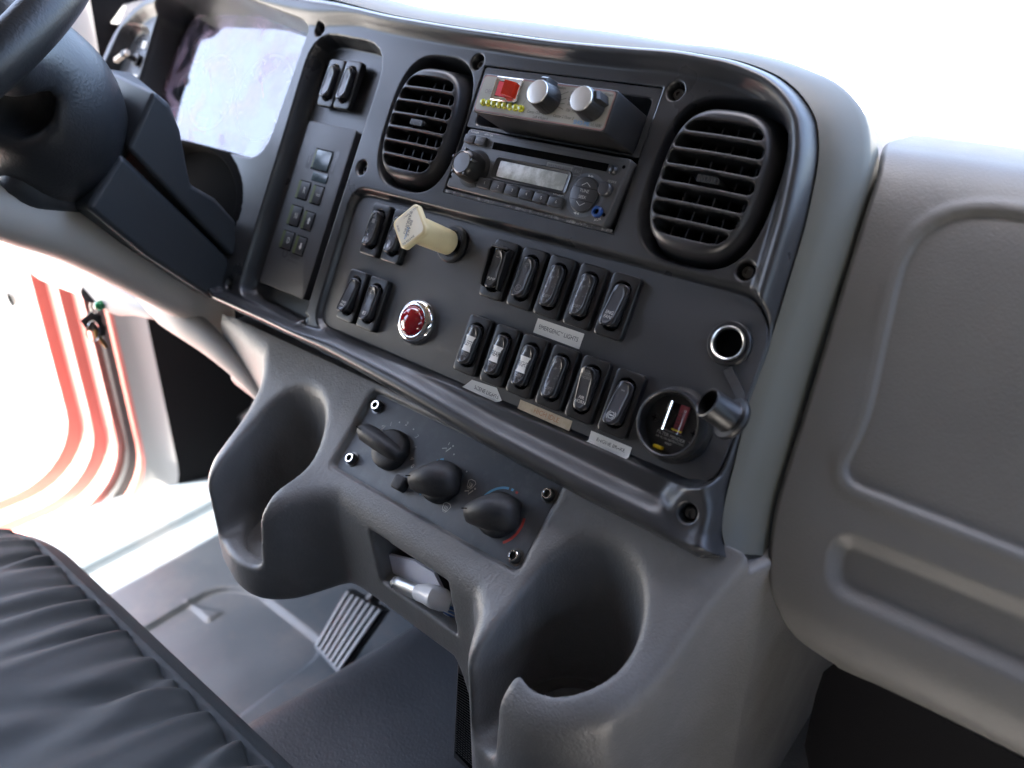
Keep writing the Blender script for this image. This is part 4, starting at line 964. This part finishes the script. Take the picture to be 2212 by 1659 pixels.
for i in range(n+1):
    a = 2*math.pi*i/n; rr = math.cos(a)*e1+math.sin(a)*e2; c = wc+.192*rr
    L.append([tuple(c+.0185*(math.cos(b)*rr*.95+math.sin(b)*wn*1.05)) for b in np.linspace(0, 2*math.pi, 17)[:-1]])
m.loft(L, wheelM, False, False); m.obj('rim', sw_, ang=0)
hc = at(92, 245, (-.475, 0, 0), (1, 0, 0))
def hubD(X, Y, Z):
    x, y, z = X-hc[0], Y-hc[1], Z-hc[2]
    d = (np.sqrt((x/.085)**2+(y/.070)**2+(z/.088)**2)-1)*.07
    d2 = (np.sqrt(((x+.02)/.10)**2+((y+.03)/.05)**2+((z-.05)/.075)**2)-1)*.05
    d = smin(d, d2, .03)
    # spoke to the rim
    A_ = np.array([0.0, -.01, .03]); B_ = wc+.185*(math.cos(.15)*e1+math.sin(.15)*e2)-hc; AB = B_-A_
    t_ = np.clip((x-A_[0])*AB[0]+(y-A_[1])*AB[1]+(z-A_[2])*AB[2], 0, AB@AB)/(AB@AB)
    ds = np.sqrt((x-A_[0]-t_*AB[0])**2+(y-A_[1]-t_*AB[1])**2+(z-A_[2]-t_*AB[2])**2)-.030+.010*t_
    d = smin(d, ds, .03)
    # thumb hollow
    ho = (np.sqrt(((x-.060)/.03)**2+((y+.045)/.035)**2+((z-.03)/.034)**2)-1)*.03
    return smax(d, -ho, .014)
P, Q = surfnets(hubD, tuple(hc-np.array([.15, .20, .12])), tuple(hc+np.array([.20, .10, .16])), .005)
link('hub', rawmesh('hub', P, Q, [wheelM]), sw_, ang=0)
# ================================================================== knee bolster and ignition panel on the driver side
def band(name, pts, rads, mt, parent, flat=(.6, 1.2), n=20):
    """rounded trim band: stations (photo x, y, world x) -> centre; elliptical section"""
    C_ = catmull([at(a, b, (xx, 0, 0), (1, 0, 0)) for a, b, xx in pts], 6); R_ = resample(np.array(catmull([(r,) for r in rads], 6)), len(C_))[:, 0]
    m = MB(); L = []
    for i, c in enumerate(C_):
        L.append([tuple(np.array(c)+R_[i]*np.array([0, flat[0]*math.cos(a), flat[1]*math.sin(a)])) for a in np.linspace(0, 2*math.pi, n+1)[:-1]])
    m.loft(L, mt); return m.obj(name, parent, ang=0)
band('knee_bolster', [(572,862,-.33),(520,800,-.37),(455,738,-.42),(395,690,-.47),(345,650,-.53),(300,612,-.60),(270,580,-.66)], [.010,.020,.026,.026,.024,.022,.016], knee, dash, (.7, 1.0))
ig = band('ignition_panel', [(335,680,-.54),(290,662,-.58),(250,650,-.62),(215,618,-.66),(175,590,-.70),(120,560,-.76),(60,525,-.84)], [.006,.012,.018,.030,.036,.040,.036], whitpM, dash, (.7, 1.0))
kp = at(240, 655, (-.63, -.0, 0), (1, 0, 0)); m = MB(); m.lathe([(.006, 0), (.006, .006), (.003, .009), (.0003, .0095)], greenM, seg=20)
fr_g = (kp+np.array([0, -.012, .002]), np.array([1., 0, 0]), np.array([0, .0, 1.]), np.array([0.35, -.93, 0])/np.linalg.norm([.35, .93]))
m.obj('green_lamp', ig, fmat(fr_g))
# driver-side trim under the column, its colour paled to stand for sunlight
m = MB(); lc_ = catmull([at(a, b, (-.462, 0, 0), (1, 0, 0)) for a, b in ((-60,440),(40,466),(140,497),(235,540),(330,592),(410,640),(462,682),(486,708))], 6)
m.tube([tuple(p) for p in lc_], list(np.interp(np.linspace(0, 1, len(lc_)), [0, .15, .45, .75, .9, 1], [.024, .029, .031, .029, .022, .010])), knee, 28); m.obj('lower_cover', sc_, ang=0)
# keys hanging
kb = at(195, 634, (-.665, 0, 0), (1, 0, 0)); kk = thing('key_ring', 'bunch of keys hanging from the ignition lock, one brass', 'keys', tuple(kb))
def K3(x, y, d=0): p = at(x, y, (-.655+d, 0, 0), (1, 0, 0)); return p
m = MB(); c = K3(197, 632); m.add([tuple(c+.013*(math.cos(a)*CM[:, 0]+math.sin(a)*CM[:, 1])+CM[:, 2]*dz) for dz in (0, .004) for a in np.linspace(0, 2*math.pi, 25)[:-1]], [tuple(range(24)), tuple(range(24, 48))]+[(i, (i+1) % 24, 24+(i+1) % 24, 24+i) for i in range(24)], steelM)
m.obj('lock_key', kk, smooth=False)
m = MB(); m.tube([tuple(K3(205, 655)+.010*(math.cos(a)*CM[:, 0]*.6+math.sin(a)*CM[:, 1]*1.3)) for a in np.linspace(0, 2*math.pi, 24)], .0009, chromeM, 8); m.obj('ring', kk)
def slab(name, px, mt, d, th=.005):
    m = MB(); P = [K3(x, y, d) for x, y in px]; n = len(P); m.add([tuple(p) for p in P]+[tuple(p+CM[:, 2]*th) for p in P], [tuple(range(n)), tuple(range(2*n-1, n-1, -1))]+[(i, n+i, n+(i+1) % n, (i+1) % n) for i in range(n)], mt)
    o = m.obj(name, kk, smooth=False); o.modifiers.new('b', 'BEVEL').width = .0008; return o
slab('car_key', [(172,692),(196,672),(214,680),(216,700),(196,716),(186,714)], steelM, 0, .007)
slab('key_head', [(198,700),(212,694),(226,706),(224,724),(214,730),(203,722)], blackM, .006)
slab('brass_key', [(200,712),(208,712),(216,724),(231,746),(233,752),(226,752),(214,736),(205,730)], brassM, .009, .002)
m = MB(); m.tube([tuple(K3(201+14*math.cos(a), 716+22*math.sin(a), .012)) for a in np.linspace(0, 2*math.pi, 30)], .0011, chromeM, 8); m.obj('ring', kk)
# ================================================================== seat
def seat():
    x0, x1 = -.66, .30
    yf = -.222
    xs_ = np.linspace(x0, x1, 420); 
    # profile: from below front, round the nose, over the top to the back
    prof = np.array(catmull([(yf+.030,-.56),(yf+.028,-.46),(yf+.022,-.38),(yf+.016,-.335),(yf+.004,-.308),(yf-.016,-.292),(yf-.040,-.286),(yf-.09,-.277),(yf-.20,-.262),(yf-.34,-.258),(yf-.52,-.27)], 10)); prof = resample(prof, 300)
    s_ = np.r_[0, np.cumsum(np.linalg.norm(np.diff(prof, axis=0), axis=1))]
    Xg, S = np.meshgrid(xs_, s_); Yg = np.repeat(prof[:, 0][:, None], len(xs_), 1); Zg = np.repeat(prof[:, 1][:, None], len(xs_), 1)
    tv = np.gradient(prof, axis=0); nv = np.stack([-tv[:, 1], tv[:, 0]], 1); nv /= np.linalg.norm(nv, axis=1)[:, None]; nv = -nv
    if nv[150, 1] < 0: nv = -nv
    sseam = float(np.interp(yf-.014, prof[::-1, 0], s_[::-1])); dd = S-sseam
    # left front corner rounding
    c = np.clip((x0+.16-Xg)/.16, 0, 1); Yg = Yg-(.11*(1-np.sqrt(np.clip(1-c**2, 0, 1)))); Zg = Zg-.02*c**2
    rng = np.random.RandomState(7); disp = np.zeros_like(S)
    for k in range(26):
        xc = x0+(x1-x0)*(k+.5)/26+rng.uniform(-.008, .008); wdt = rng.uniform(.005, .011); Lk = rng.uniform(.07, .40); am = rng.uniform(.003, .0105)
        bend = rng.uniform(-.6, .2); cx = xc+bend*np.clip(dd, 0, None)+1.2*rng.uniform(-.5, .5)*np.clip(dd, 0, None)**2
        ww = wdt*(1+np.clip(dd, 0, None)*8)
        disp -= am*np.exp(-((Xg-cx)/ww)**2)*np.where(dd > 0, np.exp(-dd/Lk), 0)
        disp += am*.6*np.exp(-((Xg-cx-ww*1.7)/ww)**2)*np.where(dd > 0, np.exp(-dd/Lk), 0)
    disp += .006*np.sin(Xg*26+S*9)*np.clip(dd*8, 0, 1)*.5
    disp += np.where(dd > 0, .010*(1-np.exp(-np.clip(dd, 0, None)/.02)), 0)
    disp -= .0035*np.exp(-(dd/.0022)**2); disp += .0018*np.exp(-((dd+.006)/.003)**2)
    P = np.stack([Xg, Yg+disp*nv[:, 0][:, None], Zg+disp*nv[:, 1][:, None]], -1)
    idx = np.arange(P.shape[0]*P.shape[1]).reshape(P.shape[:2]); q = np.stack([idx[:-1, :-1], idx[:-1, 1:], idx[1:, 1:], idx[1:, :-1]], -1).reshape(-1, 4)
    mi = (dd[:-1, :-1] < .0).astype(int).reshape(-1)
    return rawmesh('cushion', P.reshape(-1, 3), q, [seatM, pipeM], mi)
st_ = thing('driver_seat', 'grey-blue vinyl seat cushion with gathered pleats along its front seam', 'seat', (-.2, -.5, -.61))
link('cushion', seat(), st_, ang=0)
m = MB(); m.box((-.18, -.52, -.50), (.40, .22, .10), carpM, .02); m.obj('seat_base', st_)
# ================================================================== floor
def floorZ(X, Y):
    Z = np.full(X.shape, -.62)
    Z += .16*rstep((X+.385-.15*(Y+.1))/.17)+.04*rstep((X+.2)/.3)          # engine tunnel
    pad = sdpoly(X, Y, roundpoly([(-.66,-.32),(-.655,.02),(-.60,.055),(-.41,.055),(-.40,-.32)], [.01,.03,.05,.04,.01]))
    Z += .007*sstep(pad/.004+.5)
    a = np.abs(np.hypot((X+.72)*1.0, (Y-.22)*1.0)-.27); Z += .004*sstep((.018-a)/.005)*(Y > -.03)*(X > -.82)*(X < -.60)
    for k in (.04, .08): Z += .003*np.exp(-((X+.40+k*0-.0)/.003)**2)*0
    Z += .10*rstep((Y-.33)/.2)                     # toe board
    Z += .02*sstep((-.835-X)/.012)                 # door sill plate
    return Z
X, Y = np.meshgrid(np.arange(-.99, .30, .004), np.arange(-.9, .62, .004)); Z = floorZ(X, Y)
mi = ((X > -.375+.15*(Y+.1)+.02)).astype(int)[:-1, :-1]
fl = link('floor', gridmesh('floor', X, Y, Z, None, [matM, tunM], mi), None, ang=0); tag(fl, 'dark rubber floor mat with moulded pad rising to the engine tunnel', None, kind='structure')
# footwell walls
cab = thing('truck_cab', 'red truck cab body seen round the open driver door opening', 'truck cab', (0, -.2, -.75))
m = MB(); m.add([(-.93, .62, .1), (.30, .62, .1), (.30, .62, -.7), (-.93, .62, -.7)], [(0, 1, 2, 3)], carpM)
m.add([(-.845, .39, .10), (-.93, .62, .10), (-.93, .62, -.7), (-.845, .39, -.7)], [(0, 1, 2, 3)], carpM)
m.add([(-.93, .09, .05), (.20, .09, .05), (.20, .62, .05), (-.93, .62, .05)], [(0, 1, 2, 3)], carpM)
m.add([(.24, .50, .0), (1.12, .50, .0), (1.12, .50, -.7), (.24, .50, -.7)], [(0, 1, 2, 3)], carpM)
m.add([(.222, -.5, -.60), (1.12, -.5, -.60), (1.12, .5, -.60), (.222, .5, -.60)], [(0, 1, 2, 3)], carpM)
m.obj('footwell', cab, smooth=False)
# passenger under-panel
m = MB(); L = []
ue = [at(x, y, (0, .006, 0), (0, 1, 0)) for x, y in ((1802,1432),(1778,1452),(1762,1500),(1748,1560),(1738,1610),(1760,1720))]
for x in np.linspace(0, .8, 30):
    e_ = 1-math.exp(-x/.03); L.append([(p[0]+x, p[1]-.012*e_*(1-k*.1), p[2]+(.012*e_ if k == 0 else 0)-.02*e_*0) for k, p in enumerate(ue)])
vs = [p for r_ in L for p in r_]; m.add(vs, [(i*6+j, (i+1)*6+j, (i+1)*6+j+1, i*6+j+1) for i in range(29) for j in range(5)], underM); m.obj('under_panel', dash, ang=60)
# pedals
P4 = [at(750,1275,(0,0,-.50),(0,0,1)), at(830,1320,(0,0,-.50),(0,0,1)), at(735,1455,(0,0,-.585),(0,0,1)), at(682,1395,(0,0,-.585),(0,0,1))]
pa = thing('accelerator_pedal', 'metal accelerator pedal with dark lengthwise grooves', 'pedal', tuple((P4[2]+P4[3])/2))
nrm = np.cross(P4[1]-P4[0], P4[3]-P4[0]); nrm /= np.linalg.norm(nrm); nrm = nrm if nrm[1] < 0 else -nrm
def pq(a, b, h=0): return (1-b)*((1-a)*P4[0]+a*P4[1])+b*((1-a)*P4[3]+a*P4[2])+nrm*h
m = MB(); vs = [pq(0,0),pq(1,0),pq(1,1),pq(0,1)]+[pq(0,0,-.014),pq(1,0,-.014),pq(1,1,-.014),pq(0,1,-.014)]
m.add(vs, [(0,1,2,3),(7,6,5,4),(0,4,5,1),(1,5,6,2),(2,6,7,3),(3,7,4,0)], blackM); m.obj('plate', pa, smooth=False)
m = MB()
for i in range(7):
    a = i/7+.02; b_ = a+.064; m.add([pq(a,0,.0),pq(b_,0,.0),pq(b_,.96,.0),pq(a,.96,.0),pq(a,0,.004),pq(b_,0,.004),pq(b_,.96,.004),pq(a,.96,.004)], [(4,5,6,7),(0,1,5,4),(1,2,6,5),(2,3,7,6),(3,0,4,7)], alM)
m.add([pq(-.02,.96,.002),pq(1.02,.96,.002),pq(1.02,1.03,0),pq(-.02,1.03,0)], [(0,1,2,3)], alM); m.obj('ribs', pa, smooth=False)
m = MB(); pA = pq(.5, .1, -.012); m.tube([tuple(pA), tuple(pA+np.array([.02, .15, .10]))], .010, blackM, 12); m.obj('pedal_arm', pa)
Pb = [at(x, y, (0, .235, 0), (0, 1, 0)) for x, y in ((548,878),(600,900),(578,955),(512,938),(516,905))]
bp = thing('brake_pedal', 'small ribbed brake pedal half hidden behind the left cup holder', 'pedal', tuple(Pb[2]))
m = MB(); n = 5; m.add([tuple(p) for p in Pb]+[tuple(p+np.array([0, .02, 0])) for p in Pb], [tuple(range(n)), tuple(range(2*n-1, n-1, -1))]+[(i, n+i, n+(i+1) % n, (i+1) % n) for i in range(n)], alM); m.obj('pad', bp, smooth=False)
m = MB()
for i in range(5):
    a = Pb[4]*(1-i/4)+Pb[3]*(i/4); b_ = Pb[0]*(1-i/4)+Pb[2]*(i/4); m.tube([tuple(a+np.array([-.003, -.003, 0])), tuple(b_+np.array([0, -.003, 0]))], .0022, blackM, 6)
m.obj('ribs', bp); m = MB(); m.tube([tuple(Pb[0]), tuple(Pb[0]+np.array([.03, .12, .14]))], .006, blackM, 10); m.obj('pedal_arm', bp)
# ================================================================== door opening and cab shell
def doorpath(off, x):
    # opening outline seen from inside; off grows into the opening (towards -y and +z)
    y1, z1, R_ = .055-off, -.600+off, .12
    P = [(x, y1+.04, .35), (x, y1+.01, -.1), (x, y1, z1+R_)]
    for a in np.linspace(0, math.pi/2, 9)[1:]: P.append((x, y1-R_+R_*math.cos(a), z1+R_-R_*math.sin(a)))
    P += [(x, -.4, z1+.01), (x, -1.0, z1+.02)]
    return P
def ribbon(name, secs, mt, parent=cab):
    m = MB(); L = [doorpath(o_, x_) for o_, x_ in secs]; n = len(L[0]); m.add([p for l in L for p in l], [(i*n+j, (i+1)*n+j, (i+1)*n+j+1, i*n+j+1) for i in range(len(L)-1) for j in range(n-1)], mt); return m.obj(name, parent, ang=30)
ribbon('kick_panel', [(-.070, -.935), (-.060, -.945), (-.045, -.955), (-.028, -.962)], whitpM)
ribbon('footwell_side', [(-.42, -.80), (-.20, -.86), (-.070, -.935)], carpM)
ribbon('inner_sill', [(-.028, -.962), (-.022, -.966), (-.022, -1.0)], redpM)
ribbon('door_seal', [(-.026, -.975), (-.012, -.985), (-.010, -.995), (-.02, -1.0)], sealM)
ribbon('door_frame', [(-.022, -1.0), (.0, -1.0), (.004, -1.03), (.022, -1.035), (.026, -1.07), (.045, -1.075), (.05, -1.11), (.052, -1.14)], redpM)
m = MB()
def wallq(pts, mt): m.add(pts, [tuple(range(len(pts)))], mt)
RZ = .74
m2 = m
wallq([(-.98, -1.15, RZ), (1.18, -1.15, RZ), (1.18, .13, RZ), (-.98, .13, RZ)], clothM); m.obj('roof_lining', cab, smooth=False)
m = MB(); wallq([(-.99, -1.15, RZ+.03), (1.18, -1.15, RZ+.03), (1.18, .15, RZ+.03), (-.99, .15, RZ+.03)], redpM); m.obj('roof', cab, smooth=False)
m = MB()
wallq([(-1.1, -1.12, .05), (1.15, -1.12, .05), (1.15, -1.12, -.7), (-1.1, -1.12, -.7)], clothM); wallq([(-1.1, -1.12, RZ), (1.15, -1.12, RZ), (1.15, -1.12, .05), (-1.1, -1.12, .05)], clothM)
wallq([(-1.1, -1.12, -.7), (-1.1, -.78, -.7), (-.98, -.78, RZ), (-.98, -1.12, RZ)], clothM)
m.obj('rear_wall', cab, smooth=False)
m = MB()
wallq([(1.15, -1.12, -.7), (1.15, .7, -.7), (1.15, .7, .18), (1.15, -1.12, .18)], clothM); wallq([(1.15, -1.12, .30), (1.15, .50, .30), (1.15, .13, RZ), (1.15, -1.12, RZ)], clothM); wallq([(1.15, -1.12, .18), (1.15, -.8, .18), (1.15, -.8, .6), (1.15, -1.12, .6)], clothM)
m.obj('passenger_door', cab, smooth=False)  # unseen side, shut to a slit window to cut light from the right
for sx, sx2 in ((-1.08, -.99), (1.15, 1.15)):
    m = MB(); m.tube([(sx, .62, .15), ((sx+sx2)/2, .36, .45), (sx2, .13, RZ)], .035, clothM, 10); m.obj('windscreen_pillar', cab)
m = MB(); wallq([(-1.08, .66, .09), (1.15, .66, .09), (1.15, .13, RZ), (-.99, .13, RZ)], glassM); m.obj('windscreen', cab, smooth=False)
# dotted band at the foot of the windscreen
dotM = bpy.data.materials.new('dotted_band'); dotM.use_nodes = True; dotM.node_tree.nodes['Principled BSDF'].inputs['Base Color'].default_value = (.006, .004, .0005, 1); dotM.node_tree.nodes['Principled BSDF'].inputs['Specular IOR Level'].default_value = 0
m = MB()
wa = np.array([0, .66, .09]); wb = np.array([0, .13, RZ]); wd_ = (wb-wa)/np.linalg.norm(wb-wa); wnn = np.cross(wd_, [1, 0, 0])
for i in range(90):
    for j in range(18):
        r_ = .0020*(1-.03*j); c = wa+wd_*(.004+.0048*j)+np.array([.10+.0048*(i+.5*(j % 2)), 0, 0])
        m.add([tuple(c+r_*(math.cos(a)*np.array([1, 0, 0])+math.sin(a)*wd_)+wnn*.0015) for a in np.linspace(0, 2*math.pi, 7)[:-1]], [tuple(range(6))], dotM)
m.obj('dotted_glass_band', cab, smooth=False)
# open door
dr = thing('driver_door', 'driver door standing open, pale sunlit lining with a red edge', 'door', (-1.16, .14, -.6))
D0 = np.array([-1.16, .16, 0]); dd_ = np.array([-.98, -.06, 0]); dd_ /= np.linalg.norm(dd_); dn = np.array([-dd_[1], dd_[0], 0]); dn = dn if dn[1] < 0 else -dn
DF = (D0, dd_, np.array([0, 0, 1.]), dn)
m = MB(); m.prism(roundpoly([(0,.12),(0,-.42),(.12,-.56),(1.0,-.56),(1.0,.12)], [.02,.05,.08,.05,.02]), -.05, 0, redpM, .01); m.obj('door_shell', dr, fmat(DF))
m = MB(); m.prism(roundpoly([(.05,.10),(.05,-.40),(.14,-.52),(.96,-.52),(.96,.10)], [.03,.06,.08,.05,.03]), 0, .03, whitpM, .012); m.prism(rrect(.5, .09, .03, 5, .40, -.13), .03, .085, whitpM, .02); m.obj('door_lining', dr, fmat(DF))
hp = at(30, 645, D0+dn*.03, dn); hu = (hp-D0)@dd_; hz_ = hp[2]
m = MB(); m.lathe([(.018, .0035), (.001, .0035)], voidM, seg=24); m.obj('door_grommet', dr, fmat(DF, hu, hz_, .034))
# ground outside
m = MB(); m.add([(-400, -400, -1.75), (400, -400, -1.75), (400, 400, -1.75), (-400, 400, -1.75)], [(0, 1, 2, 3)], groundM); tag(m.obj('ground', smooth=False), 'pale concrete ground outside the cab', None, kind='structure')
